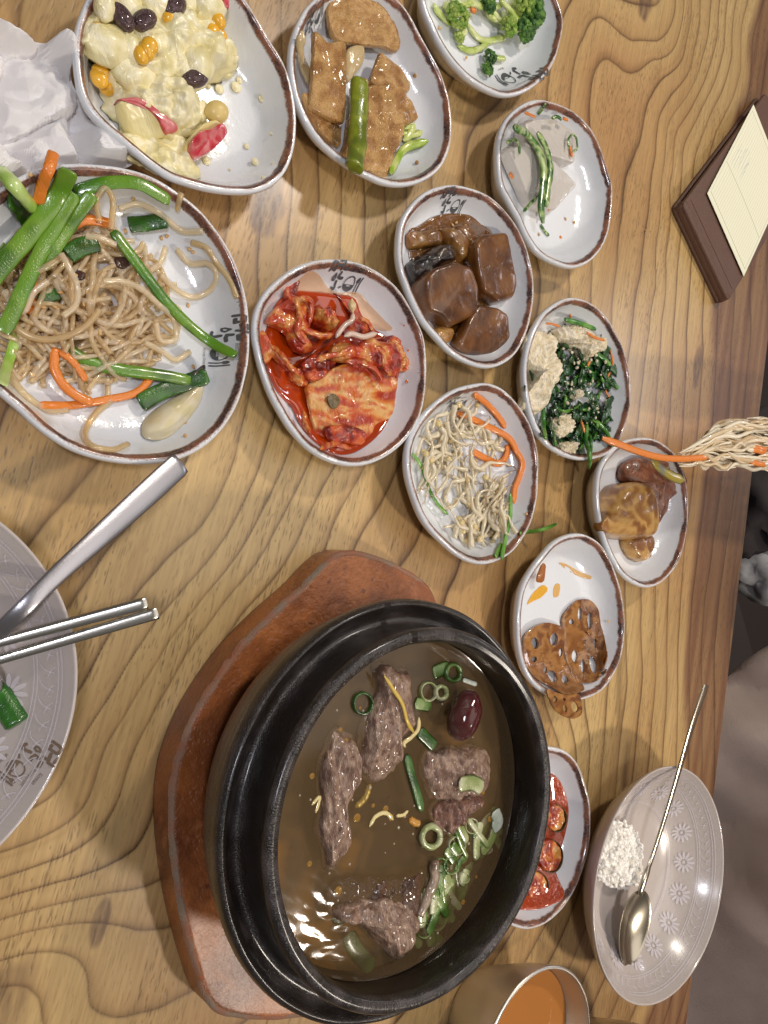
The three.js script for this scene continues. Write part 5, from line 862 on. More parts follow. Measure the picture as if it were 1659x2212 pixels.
  for (const q of D('jap', [[195, 140], [295, 365], [515, 580], [635, 610], [600, 520], [780, 485], [740, 605], [465, 765], [845, 745], [130, 855], [765, 665], [540, 870], [695, 1045], [430, 1150], [750, 1190], [1005, 530], [1040, 520], [985, 470], [1180, 600], [1200, 620], [1060, 935], [410, 1495], [920, 1665], [965, 1750], [1150, 1680], [1220, 1575], [1155, 1765], [1205, 1335], [70, 1020], [145, 680], [340, 960], [620, 1120], [905, 340], [830, 290], [1170, 950], [720, 1400], [840, 1490], [375, 870], [270, 960], [520, 940]])) { const h = heap((q[0] / 0.5486) * 1.58, (q[1] / 0.5486 - 600) * 1.58); sesame(on(S, q[0], q[1], 0.001 + h * 1.05), 'toasted sesame seed sprinkled over the glass noodles', 'sesame seeds on the noodles'); }
}
// ---------------------------------------------------------------- soup in the stone pot
const SOUP = 0.0822;
{
  seed(121); const S = flat(SOUP);
  const disc = (r, y, n) => { const g = new THREE.CircleGeometry(r, 96, 0, Math.PI * 2); g.rotateX(-Math.PI / 2); g.translate(potC[0], TY + y, -potC[1]); return g; };
  {
    const rings = []; for (let j = 0; j <= 46; j++) { const r = 0.0853 * j / 46 + 0.0002; rings.push([...Array(120)].map((_, i) => { const a = -i / 120 * 6.2832, x = potC[0] + r * Math.cos(a), z = -potC[1] + r * Math.sin(a); const men = 0.0008 * sm(0.083, 0.0853, r), boil = 0.0006 * Math.exp(-(((x - 0.205) / 0.03) ** 2 + ((z + 0.195) / 0.022) ** 2)); return V3(x, TY + SOUP + men + 0.00006 * noise(x * 30, z * 30, 2) + boil * fbm(x * 260, z * 260, 5, 2), z); })); }
    const t = group('soup', 'murky brown beef broth filling the black stone pot', 'soup');
    const brc = blotch(['#483a26', '#70562f', '#5a4630', '#a4732e'], 18, 2.2);
    mesh('broth_surface', ringGeometry(rings), std({ color: 0x715a3c, roughness: 0.08, transparent: true, opacity: 0.46 }), t);
    const dg = disc(0.0845, SOUP - 0.009); const rg = new THREE.RingGeometry(0.0005, 0.0845, 96, 40); rg.rotateX(-Math.PI / 2); rg.translate(potC[0], TY + SOUP - 0.009, -potC[1]);
    mesh('broth_depth', paint(rg, brc), std({ vertexColors: true, roughness: 0.9 }), t);
  }
  const mc = blotch(['#7a5c4c', '#937562', '#ad927e', '#866856'], 150, 1.4), mc2 = blotch(['#80594a', '#96705c', '#6e4c3e'], 130, 1.5);
  const grow = (a, k) => { const cx = a.reduce((s, p) => s + p[0], 0) / a.length, cy = a.reduce((s, p) => s + p[1], 0) / a.length; return a.map(p => [cx + (p[0] - cx) * k, cy + (p[1] - cy) * k]); };
  const B = flat(SOUP - 0.005), meat = (pts, top, lab, c = mc, o = {}) => food('beef_piece', paint(lump(grow(D('pot', pts), 1.1), B, top + 0.005, { e: 2.7, amp: 0.0026, freq: 150, n: 90, rings: 26, bulge: 0.75, ridge: 0.0030, along: 0.4, ...o }), c), M.wetFibre, lab, 'beef', 'beef pieces in the soup');
  meat([[430, 780], [500, 790], [545, 850], [550, 950], [520, 1060], [490, 1200], [495, 1330], [440, 1400], [400, 1420], [385, 1330], [355, 1250], [370, 1100], [362, 950], [400, 850]], 0.007, 'long rolled beef strip nearest the pot wall');
  meat([[650, 440], [720, 430], [790, 470], [800, 600], [810, 700], [760, 780], [750, 900], [700, 960], [600, 970], [562, 900], [580, 780], [600, 650], [650, 560]], 0.007, 'flat fibrous beef slice with yellow egg strips on it');
  meat([[890, 870], [960, 835], [1060, 835], [1150, 835], [1190, 900], [1190, 1010], [1150, 1060], [1050, 1080], [960, 1090], [905, 1020], [885, 950]], 0.006, 'broad beef piece below the red jujube');
  meat([[930, 1130], [1020, 1085], [1160, 1080], [1120, 1150], [1050, 1230], [970, 1250], [928, 1190]], 0.006, 'curly gristly beef piece below the broad one', mc2, { amp: 0.003, freq: 220 });
  meat([[440, 1660], [560, 1625], [650, 1605], [780, 1640], [850, 1700], [830, 1790], [770, 1895], [710, 1870], [640, 1800], [540, 1720], [450, 1700]], 0.009, 'ragged fibrous beef chunk at the low side of the pot');
  meat([[400, 1600], [440, 1520], [560, 1490], [740, 1490], [880, 1450], [890, 1600], [800, 1680], [600, 1650], [450, 1660]], 0.0016, 'beef mass just breaking the broth surface', blotch(['#4a2f1e', '#5c3d28']));
  food('rib_bone', paint(sweep(D('pot', [[905, 1390], [905, 1480], [870, 1580], [830, 1670]]).map(p => P(p[0], p[1], SOUP + 0.0015)), [0.003, 0.0022], { segs: 24, wob: 0.3 }), blotch(['#8b7562', '#a08d78', '#6f5a48'], 80)), M.wet, 'grey tan bone edge between the beef and the scallions', 'bone');
  { // jujube
    const q = D('pot', [[1003, 645]])[0], c = P(q[0], q[1], SOUP + 0.003), e = D('pot', [[960, 770], [1040, 525]]).map(p => P(p[0], p[1], SOUP + 0.003)), g = new THREE.SphereGeometry(1, 40, 28), p = g.attributes.position;
    for (let i = 0; i < p.count; i++) { const x = p.getX(i), y = p.getY(i), z = p.getZ(i), k = 1 + 0.05 * noise(x * 2, y * 2, z * 2) + 0.015 * noise(x * 9, y * 3, z * 9); p.setXYZ(i, x * k, y * k, z * k); } g.computeVertexNormals(); planarUV(g);
    const m = food('jujube', g, std({ color: 0x5a0f0c, roughness: 0.14, clearcoat: 0.9, clearcoatRoughness: 0.06, bumpMap: bumpLumpy, bumpScale: 0.0004 }), 'shiny dark red jujube floating in the soup', 'jujube');
    const l = e[0].distanceTo(e[1]) / 2; m.position.copy(c); m.scale.set(l * 1.02, 0.0085, l * 0.68); m.rotation.y = Math.atan2(-(e[1].z - e[0].z), e[1].x - e[0].x);
  }
  const ringM = blotch(['#3c5a1c', '#587832', '#7f9456'], 90, 1.6), paleG = blotch(['#7d8a4c', '#a0a872', '#bcbc98'], 80, 1.4), dkG = blotch(['#24441a', '#365c26', '#4c7236'], 80, 1.3);
  const ring = (x, y, r, w, c, l, lab) => { const pts = [...Array(13)].map((_, i) => { const a = i / 12 * 6.2832; return [x + r * Math.cos(a), y + r * 1.15 * Math.sin(a)]; }); return food('scallion_ring', paint(sweep(D('pot', pts).map(p => P(p[0], p[1], SOUP + l)), [w * 0.5, 0.0017], { segs: 40, sides: 8, wob: 0.3 }), c), M.green, lab, 'scallion', 'scallion rings floating in the soup'); };
  ring(545, 600, 46, 0.0016, dkG, 0.0006, 'lone dark green scallion ring near the pot wall');
  ring(875, 540, 40, 0.0012, paleG, 0.0006, 'pale scallion ring beside the jujube');
  ring(940, 545, 28, 0.0024, paleG, 0.001, 'small pale scallion disc touching the jujube');
  ring(1000, 445, 36, 0.0026, ringM, 0.001, 'bright green scallion ring above the jujube');
  ring(890, 1270, 46, 0.0034, paleG, 0.0022, 'thick yellow-green scallion ring under the curly beef');
  const tnG = (pts, w, c, l, lab, g2 = 'scallion slivers floating in the soup') => food('scallion_sliver', paint(sweep(D('pot', pts).map(p => P(p[0], p[1], SOUP + (p[2] ?? l))), tip(w, 0.0007, 0.08, 0.08, 0.5), { segs: 24 }), c), M.green, lab, 'scallion', g2);
  tnG([[770, 860], [790, 950], [820, 1050], [845, 1140]], 0.0026, dkG, 0.001, 'dark green scallion strip in the middle of the soup');
  tnG([[830, 740], [870, 780], [910, 820]], 0.0034, dkG, 0.0005, 'dark scallion leaf under the jujube');
  tnG([[810, 600], [850, 605], [890, 612]], 0.0034, ringM, 0.0006, 'bright scallion bit beside the flat beef slice');
  tnG([[1030, 1010], [1100, 1000], [1150, 1030]], 0.0042, paleG, 0.0085, 'pale green scallion piece lying on the broad beef');
  tnG([[1050, 480], [1120, 505]], 0.0014, blotch(['#b8bfae', '#d5d8cc']), 0.001, 'short white scallion sliver beside the jujube');
  tnG([[400, 1650], [430, 1670], [420, 1710]], 0.004, dkG, -0.001, 'dark scallion leaf beside the ragged beef');
  tnG([[470, 1760], [520, 1850], [600, 1930]], 0.0045, dkG, -0.002, 'sunken dark scallion leaf at the low pot wall');
  tnG([[1210, 1140], [1230, 1200], [1200, 1230]], 0.004, blotch(['#a8b2a0', '#c5ccc0']), 0.0006, 'white scallion slab near the pot wall');
  tnG([[900, 450], [940, 430], [980, 420]], 0.004, ringM, 0.0002, 'green scallion leaf above the jujube');
  for (let k = 0; k < 130; k++) { // drift of sliced scallion along the far wall
    const t = rnd(), x = mix(1120, 880, t * t) + rr(-150, 105), y = mix(1200, 1740, t) + rr(-50, 50); const a = rr(0.8, 2.4), l = rr(30, 95);
    if (x > 1225 - Math.max(0, y - 1250) * 0.62) continue;
    if (k % 9 === 0) ring(x, y, rr(22, 42), rr(0.0006, 0.0012), rnd() < 0.5 ? paleG : ringM, rr(-0.0028, 0.0004), 'sliced scallion ring in the drift along the far pot wall');
    else tnG([[x - Math.cos(a) * l, y - Math.sin(a) * l], [x + rr(-14, 14), y], [x + Math.cos(a) * l, y + Math.sin(a) * l]], rr(0.0014, 0.0040), rnd() < 0.4 ? paleG : ringM, rr(-0.003, 0.0008), 'scallion sliver in the drift along the far pot wall', 'scallion drift in the soup');
  }
  const oilG = new THREE.SphereGeometry(1, 14, 8), oilM = std({ color: 0xb98a3c, roughness: 0.05, transparent: true, opacity: 0.45 }), bubM = std({ color: 0xd8cbb4, roughness: 0.04, transparent: true, opacity: 0.5 });
  for (let k = 0; k < 70; k++) { let x, y; do { x = rr(200, 1250); y = rr(330, 1880); } while (((x - 720) / 520) ** 2 + ((y - 1120) / 760) ** 2 > 0.9); const q = D('pot', [[x, y]])[0], big = k % 3 === 0, m = tag(mesh(big ? 'oil_droplet' : 'broth_bubble', oilG, big ? oilM : bubM), big ? 'tiny flat golden oil droplet floating on the broth' : 'tiny bubble on the broth surface', big ? 'oil droplet' : 'bubble', big ? 'oil droplets on the broth' : 'bubbles on the broth'); m.position.copy(P(q[0], q[1], SOUP + 0.0001)); const r = big ? rr(0.0008, 0.0022) : rr(0.0004, 0.0009); m.scale.set(r, big ? 0.0002 : r * 0.7, r); }
  const yel = std({ color: 0xcfae4e, roughness: 0.3, clearcoat: 0.6 }), yel2 = std({ color: 0xd9c78a, roughness: 0.3, clearcoat: 0.6 });
  const eg = (pts, w, l, lab, m = yel) => food('egg_strip', sweep(D('pot', pts).map(p => P(p[0], p[1], SOUP + (p[2] ?? l))), tip(w, w * 0.6), { segs: 26, wob: 0.25 }), m, lab, 'egg strip', 'egg garnish strips');
  eg([[655, 460, .0075], [700, 530, .0085], [745, 600, .0085], [770, 690, .0085], [805, 750, .006]], 0.0012, 0, 'longest egg strip lying across the flat beef slice');
  eg([[830, 670], [825, 730], [790, 770], [755, 800], [760, 820]], 0.0012, 0.004, 'curled egg strip beside the flat beef slice', yel2);
  eg([[585, 1005], [555, 1080], [510, 1120]], 0.0018, -0.001, 'egg strip sunk in the broth by the rolled beef');
  eg([[580, 1220], [610, 1170], [660, 1150], [700, 1185]], 0.0012, 0.0004, 'bent egg strip in the open broth', yel2);
  eg([[715, 1165], [750, 1160], [775, 1140]], 0.001, 0.0004, 'tiny curved egg strip in the open broth', yel2);
  eg([[780, 1180], [810, 1200], [835, 1205]], 0.002, 0.0002, 'orange tinted strip by the scallion ring', std({ color: 0xc08a3c, roughness: 0.3 }));
  eg([[290, 1110], [330, 1070], [310, 1150]], 0.0009, 0.0001, 'thin pale strip near the pot wall', yel2);
}
// ---------------------------------------------------------------- rice and spoon
{
  seed(131); const S = ware.riceBowl.surf;
  const out = [[735, 1000], [800, 1000], [870, 1080], [890, 1180], [875, 1300], [850, 1370], [750, 1385], [690, 1360], [650, 1290], [655, 1150], [700, 1060]];
  const g = lump(D('rice', out), S, 0.014, { e: 2.4, amp: 0.003, freq: 160, n: 60 });
  const t = group('rice_portion', 'small clump of white steamed rice on the bowl wall', 'rice');
  mesh('clump', g, std({ color: 0xe9e4d8, roughness: 0.5, bumpMap: bumpLumpy, bumpScale: 0.001 }), t);
  const gr = new THREE.SphereGeometry(1, 10, 8); gr.scale(0.0014, 0.0013, 0.0021);
  const p = g.attributes.position, nrm = g.attributes.normal, im = new THREE.InstancedMesh(gr, std({ color: 0xfaf7f0, roughness: 0.35, clearcoat: 0.4 }), 420), o = new THREE.Object3D();
  for (let k = 0; k < 420; k++) { const i = 60 * (1 + ((rnd() * 11) | 0)) + ((rnd() * 60) | 0); o.position.set(p.getX(i) + rr(-0.002, 0.002), p.getY(i) + rr(-0.0008, 0.0004), p.getZ(i) + rr(-0.002, 0.002)); o.rotation.set(rr(-0.6, 0.6), rr(0, 6.3), rr(-0.6, 0.6)); o.updateMatrix(); im.setMatrixAt(k, o.matrix); }
  im.name = 'rice_grains'; im.userData.kind = 'stuff'; im.castShadow = im.receiveShadow = true; t.add(im);
}
// spoon: oval bowl + long handle. pts: handle centre line, first point at the bowl
function spoon(label, bowlA, bowlB, half, handle, rad, mat, depth = 0.006) {
  const t = group('spoon', label, 'spoon');
  const a = bowlA, b = bowlB, ax = b.clone().sub(a), L = ax.length(); ax.normalize(); const side = V3(ax.z, 0, -ax.x).normalize(), up = V3(0, 0, 0).crossVectors(ax, side).normalize(); if (up.y < 0) up.negate();
  const mid = a.clone().lerp(b, 0.5), rings = [], W = u => half * (1 - 0.13 * u), put = (r, th, dz) => { const u = r * Math.cos(th), v = r * Math.sin(th); return mid.clone().addScaledVector(ax, u * L / 2).addScaledVector(side, v * W(u)).addScaledVector(up, -depth * (1 - r * r) + dz); };
  for (const r of [0.02, 0.2, 0.4, 0.6, 0.8, 0.92, 1]) rings.push([...Array(56)].map((_, i) => put(r, i / 56 * 6.2832, -0.0012)));
  rings.push([...Array(56)].map((_, i) => put(1.015, i / 56 * 6.2832, -0.0005)));
  for (const r of [1, 0.92, 0.8, 0.6, 0.4, 0.2, 0.02]) rings.push([...Array(56)].map((_, i) => put(r, i / 56 * 6.2832, 0)));
  mesh('spoon_bowl', ringGeometry(rings), mat, t);
  mesh('handle', sweep(handle, rad, { segs: 48, sides: 14 }), mat, t);
  return rebase(t);
}
{
  const R = (x, y, h) => { const q = D('rice', [[x, y]])[0]; return P(q[0], q[1], h); };
  spoon('steel spoon resting in the rice bowl with its handle over the rim', R(885, 1400, 0.0255), R(815, 1865, 0.0215), 0.0195, [R(878, 1425, 0.0255), R(905, 1340, 0.0275), R(960, 1180, 0.030), R(1040, 930, 0.038), R(1120, 665, 0.0465), R(1200, 390, 0.056), R(1283, 150, 0.064)], t => [t < 0.12 ? 0.0032 : mix(0.0026, 0.0042, sm(0.3, 1, t)), t < 0.12 ? 0.002 : 0.0013], std({ color: 0xb0a898, metalness: 1, roughness: 0.22 }), 0.007);
  const Lf = (x, y, h) => { const q = D('left', [[x, y]])[0]; return P(q[0], q[1], h); };
  const t = spoon('broad-handled steel spoon lying from the near bowl to the noodle plate', Lf(-120, 1120, 0.030), Lf(-330, 1330, 0.013), 0.018, [Lf(-130, 1125, 0.029), Lf(-40, 1040, 0.036), Lf(30, 955, 0.042), Lf(130, 860, 0.0462), Lf(300, 690, 0.045), Lf(500, 510, 0.042), Lf(700, 330, 0.038), Lf(880, 165, 0.0345), Lf(955, 98, 0.033)], t => [mix(0.0038, 0.0062, sm(0.2, 0.9, t)) * (t > 0.985 ? 0.9 : 1), 0.0011], std({ color: 0xb4b2b8, metalness: 1, roughness: 0.3, bumpMap: bumpFine, bumpScale: 0.00004 }), 0.006);
  for (const [a, b, h, lab] of [[[-330, 1130], [775, 835], 0.049, 'steel chopstick across the bowl rim, next to the spoon handle'], [[-330, 1230], [832, 888], 0.049, 'steel chopstick across the bowl rim, farther from the spoon handle']]) {
    const p0 = Lf(a[0], a[1], 0.030), p1 = Lf(b[0], b[1], 0.054), q = D('left', [[430, 0]]);
    const mids = [0.25, 0.5, 0.75].map(s => p0.clone().lerp(p1, s));
    food('chopstick', sweep([p0, ...mids, p1], t => [mix(0.0019, 0.0029, t), mix(0.0017, 0.0019, t)], { segs: 30, sides: 16, box: true }), std({ color: 0xb9b6ae, metalness: 1, roughness: 0.26, bumpMap: bumpFine, bumpScale: 0.00003 }), lab, 'chopstick', 'pair of steel chopsticks');
  }
  food('scallion_piece', paint(sweep([[-40, 1290, .004], [15, 1350, .004], [65, 1430, .004], [95, 1475, .004]].map(p => { const q = D('left', [p])[0]; return on(ware.nearBowl.surf, q[0], q[1], 0.003); }), tip(0.0055, 0.003, 0.03, 0.04, 0.8), { segs: 24, sides: 12 }), blotch(['#1f5212', '#2f6e1a'])), M.green, 'dark green scallion piece left in the near daisy bowl', 'scallion');
}
// ---------------------------------------------------------------- steel cups
function cup(label, cx, far, R, H, tea) {
  const t = group('steel_cup', label, 'cup', 'steel cups');
  const pr = [[0.0001, 0.002], [R * 0.5, 0.002], [R * 0.54, 0], [R * 0.58, 0.001], [R * 0.68, H * 0.2], [R * 0.89, H * 0.65], [R * 0.985, H * 0.95], [R, H - 0.0008], [R - 0.0006, H], [R - 0.0016, H], [R - 0.0022, H - 0.0012], [R * 0.87, H * 0.65], [R * 0.66, H * 0.2], [R * 0.52, 0.0045], [0.0001, 0.004]].map(p => new THREE.Vector2(...p));
  const g = new THREE.LatheGeometry(new THREE.SplineCurve(pr).getPoints(120), 96); g.translate(cx, TY, -far); mesh('cup_wall', g, std({ color: 0xd8d5ce, metalness: 1, roughness: 0.36 }), t);
  if (tea) { const q = new THREE.CircleGeometry(R * 0.885, 80); q.rotateX(-Math.PI / 2); q.translate(cx, TY + tea, -far); const o = food('barley_tea', q, std({ color: 0xa86c34, roughness: 0.05 }), 'amber barley tea in the steel cup', 'tea'); }
  return t;
}
cup('steel cup of amber tea beside the stone pot', 0.3515, 0.3595, 0.0512, 0.055, 0.039);
cup('empty steel cup cut off by the picture edge below the rice bowl', 0.4235, 0.4555, 0.040, 0.055, 0);

// ---------------------------------------------------------------- bill folder
{
  const t = group('bill_folder', 'closed brown leather bill folder lying near the far table edge', 'bill folder');
  const Bq = (x, y, h = 0) => { const q = D('bill', [[x, y]])[0]; return P(q[0], q[1], h); };
  const A = Bq(475, 955, 0.004), B = Bq(800, 1640, 0.004), C2 = Bq(1035, 300, 0.004);
  const e1 = B.clone().sub(A); e1.y = 0; const w = e1.length(); e1.normalize();
  const e2 = V3(e1.z, 0, -e1.x); const c2 = C2.clone().sub(A); if (e2.dot(c2) < 0) e2.negate();
  const len = 0.235, th = 0.013;
  const shp = (u0, u1, v0, v1, y0, y1, r) => { // rounded slab in folder axes
    const s = new THREE.Shape(), hw = (u1 - u0), hh = (v1 - v0); s.moveTo(u0 + r, v0); s.lineTo(u1 - r, v0); s.quadraticCurveTo(u1, v0, u1, v0 + r); s.lineTo(u1, v1 - r); s.quadraticCurveTo(u1, v1, u1 - r, v1); s.lineTo(u0 + r, v1); s.quadraticCurveTo(u0, v1, u0, v1 - r); s.lineTo(u0, v0 + r); s.quadraticCurveTo(u0, v0, u0 + r, v0);
    const b = Math.min(0.0022, (y1 - y0) * 0.45); const g = new THREE.ExtrudeGeometry(s, { depth: y1 - y0 - 2 * b, bevelEnabled: true, bevelSize: b * 0.9, bevelThickness: b, bevelSegments: 4, curveSegments: 6 });
    const p = g.attributes.position; for (let i = 0; i < p.count; i++) { const u = p.getX(i), v = p.getY(i), y = p.getZ(i) + b + y0, q = A.clone().addScaledVector(e1, u).addScaledVector(e2, v); p.setXYZ(i, q.x, TY + y, q.z); } planarUV(g); g.computeVertexNormals(); return toCreasedNormals(g, 0.6);
  };
  const leather = std({ color: 0x5e4235, roughness: 0.55, bumpMap: bumpFine, bumpScale: 0.0005 });
  mesh('back_cover', shp(0, w, 0, len, 0, 0.004, 0.004), leather, t);
  const cover = mesh('front_cover', shp(0.0005, w - 0.0005, 0.001, len, 0.0085, th, 0.004), leather, t);
  { const pts = []; mesh('spine', sweep([A.clone(), A.clone().addScaledVector(e1, w)].map(p => p.setY(TY + th / 2).addScaledVector(e2, 0.005)).flatMap((p, i, a) => i ? [a[0].clone().lerp(a[1], 0.5), p] : [p]), [0.0062, th / 2 + 0.0004], { segs: 12, sides: 20 }), leather, t); }
  mesh('slips', shp(0.004, w - 0.001, 0.012, len - 0.004, 0.0042, 0.0083, 0.001), std({ color: 0xc9bfae, roughness: 0.8 }), t);
  mesh('stitched_seam', sweep([0.03, 0.5, 0.97].map(s => A.clone().addScaledVector(e1, w * s).addScaledVector(e2, 0.0145).setY(TY + th + 0.0002)), [0.0006, 0.0004], { segs: 20, sides: 6 }), std({ color: 0x6b4a3c, roughness: 0.5 }), cover);
  // the slip on top
  const k = Bq(710, 850, th + 0.002), m = Bq(975, 1452, th + 0.002), n = Bq(1045, 205, th + 0.002);
  const f1 = m.clone().sub(k), f2 = n.clone().sub(k);
  const paperTex = canvasTex(512, 768, (c, W, Hh) => {
    c.fillStyle = '#e4e3cb'; c.fillRect(0, 0, W, Hh); c.strokeStyle = 'rgba(160,164,140,0.75)'; c.lineWidth = 2; for (let y = 60; y < Hh - 20; y += 27) { c.beginPath(); c.moveTo(26, y); c.lineTo(W - 26, y); c.stroke(); } c.lineWidth = 3; c.strokeRect(24, 24, W - 48, Hh - 48); c.beginPath(); c.moveTo(190, 24); c.lineTo(190, Hh - 24); c.stroke();
    c.strokeStyle = 'rgba(120,130,160,0.5)'; c.lineWidth = 2.5; let s = 5; const r = () => (s = (s * 16807) % 2147483647) / 2147483647; for (let q = 0; q < 7; q++) { const y = 90 + q * 27 + (q % 3) * 6, x0 = 210 + r() * 60; c.beginPath(); c.moveTo(x0, y); for (let i = 1; i < 9; i++) c.lineTo(x0 + i * 14 * (0.6 + r() * 0.7), y - 14 * r()); c.stroke(); }
  });
  const pos = [], uv = [], idx = [], N = 14;
  for (let lay = 0; lay < 2; lay++) for (let j = 0; j <= N; j++) for (let i = 0; i <= N; i++) { const a = i / N, b = j / N, q = k.clone().addScaledVector(f1, a).addScaledVector(f2, b); pos.push(q.x, q.y + 0.0012 * Math.sin(a * 3) * Math.sin(b * 3.1) - lay * 0.0003, q.z); uv.push(b, 1 - a); }
  for (let lay = 0; lay < 2; lay++) for (let j = 0; j < N; j++) for (let i = 0; i < N; i++) { const o = lay * (N + 1) ** 2 + j * (N + 1) + i; idx.push(o, o + 1, o + N + 1, o + 1, o + N + 2, o + N + 1); }
  const g = new THREE.BufferGeometry(); g.setAttribute('position', new THREE.Float32BufferAttribute(pos, 3)); g.setAttribute('uv', new THREE.Float32BufferAttribute(uv, 2)); g.setIndex(idx); g.computeVertexNormals();
  food('bill_slip', g, std({ map: paperTex, roughness: 0.85, side: THREE.DoubleSide }), 'pale yellow ruled bill slip lying on the leather folder', 'paper slip');
}
// ---------------------------------------------------------------- crumpled napkin
{
  seed(141); const N = 90, pos = [], idx = [];
  const out = D('salad', [[-260, 60], [-60, 100], [60, 140], [200, 190], [330, 225], [395, 260], [400, 380], [440, 520], [520, 640], [640, 740], [700, 690], [715, 700], [700, 760], [770, 725], [740, 800], [735, 880], [600, 890], [400, 890], [200, 930], [0, 1010], [-200, 1050], [-380, 900], [-420, 500], [-380, 200]]);
  const O = closedCurve(out.map(p => P(p[0], p[1], 0.016)), 160), C = centroid(O);
  const cells = [...Array(46)].map(() => [rr(-0.13, 0.13), rr(-0.11, 0.11), rr(-1, 1), rr(-1, 1), rr(0.2, 1)]);
  const R = [], K = 42;
  const hgt = (x, z) => { // faceted folds: every cell is a tilted plane, taller ones win
    let best = 9, b2 = 9, c = cells[0]; for (const q of cells) { const d = (x - C.x - q[0]) ** 2 + (z - C.z - q[1]) ** 2; if (d < best) { b2 = best; best = d; c = q; } else if (d < b2) b2 = d; }
    const e = sm(0, 0.012, Math.sqrt(b2) - Math.sqrt(best));
    return 0.008 + 0.019 * c[4] * e + 0.30 * (c[2] * (x - C.x - c[0]) + c[3] * (z - C.z - c[1])) + 0.009 * Math.abs(noise(x * 48, z * 48, 3)) + 0.003 * Math.abs(noise(x * 150, z * 150, 5));
  };
  for (let j = K; j >= 1; j--) { const t = j / K; R.push(O.map((p, i) => { const x = mix(C.x, p.x, t), z = mix(C.z, p.z, t), edge = sm(1, 0.86, t); const tipUp = Math.exp(-((x - P(160, 150).x) ** 2 + 0)) * 0; return V3(x, TY + Math.max(0.0012, mix(0.012 + 0.008 * noise(x * 60, z * 60, 9), hgt(x, z), edge)), z); })); }
  let g = ringGeometry(R, null, V3(C.x, TY + hgt(C.x, C.z), C.z)); g = toCreasedNormals(g, 0.8);
  food('paper_napkin', g, std({ color: 0xfdfcfd, roughness: 0.9, transmission: 0.3, thickness: 0, side: THREE.DoubleSide }), 'crumpled white paper napkin between the salad dish and the noodle plate', 'napkin');
}
// ---------------------------------------------------------------- food lifted with chopsticks at the far side
{
  seed(151); const h = 0.075, R = (x, y, l = 0) => { const q = D('right', [[x, y]])[0]; return P(q[0], q[1], h + l); };
  food('carrot_strip', sweep([R(105, 480, -0.006), R(200, 515, -0.003), R(320, 560), R(440, 592, 0.002), R(560, 600, 0.004), R(720, 590, 0.006)], tip(0.0024, 0.0015, 0.05, 0.05, 0.5), { segs: 34, sides: 10, box: true }), M.carrot, 'orange carrot strip dangling from the lifted bean sprouts', 'carrot');
  food('scallion_strip', paint(sweep([R(390, 600, -0.002), R(450, 660, -0.004), R(520, 705, -0.005), R(580, 725, -0.005)], tip(0.004, 0.0014), { segs: 20 }), blotch(['#a08a2a', '#8e8a4a', '#77746a'], 60)), M.green, 'yellow-grey vegetable strip hanging below the lifted carrot', 'vegetable strip');
  const bm = [0xe2d0b0, 0xd6bf98, 0xeadfc6, 0xcbb088].map(c => std({ color: c, roughness: 0.35, clearcoat: 0.4 }));
  for (let k = 0; k < 190; k++) { // long sprouts drawn out along the lift
    const x0 = rr(540, 1150), len = rr(220, 520), w0 = rr(-1, 1), l0 = rr(-0.011, 0.011), pts = [];
    for (let j = 0; j < 6; j++) { const x = x0 + len * j / 5, w = sm(480, 860, x); pts.push(R(x, mix(608, 520, w) + w0 * mix(18, 135, w) + rr(-26, 26), l0 * w + rr(-0.002, 0.002))); }
    const r = rr(0.0009, 0.0019); food('bean_sprout', sweep(pts, tip(r, r * 0.8, 0.2, 0.2, 0.3), { segs: 26, sides: 8, wob: 0.3 }), bm[(rnd() * 4) | 0], 'long bean sprout held up in a bunch by chopsticks', 'bean sprout', 'bean sprouts lifted by chopsticks');
  }
  for (let k = 0; k < 3; k++) { const x = rr(700, 1100), y = rr(430, 620); food('carrot_strip', sweep([R(x, y, 0.009), R(x + 60, y + 14, 0.011), R(x + rr(90, 170), y + 20, 0.009)], tip(0.0022, 0.0016), { segs: 14, box: true }), M.carrot, 'carrot shred caught in the lifted bean sprouts', 'carrot', 'carrot shreds in the lifted bunch'); }
  for (const [a, b, lab] of [[[900, 545, 0.006], [2100, 560, 0.12], 'steel chopstick holding the lifted bean sprouts from above'], [[900, 600, 0.000], [2100, 640, 0.115], 'steel chopstick holding the lifted bean sprouts from below']]) { const p0 = R(...a), p1 = R(b[0], b[1], b[2] * 0.4); food('chopstick', sweep([p0, p0.clone().lerp(p1, 0.5), p1], t => [mix(0.0016, 0.003, t), 0.0017], { segs: 16, sides: 12, box: true }), M.steelSatin, lab, 'chopstick', 'raised steel chopsticks'); }
}
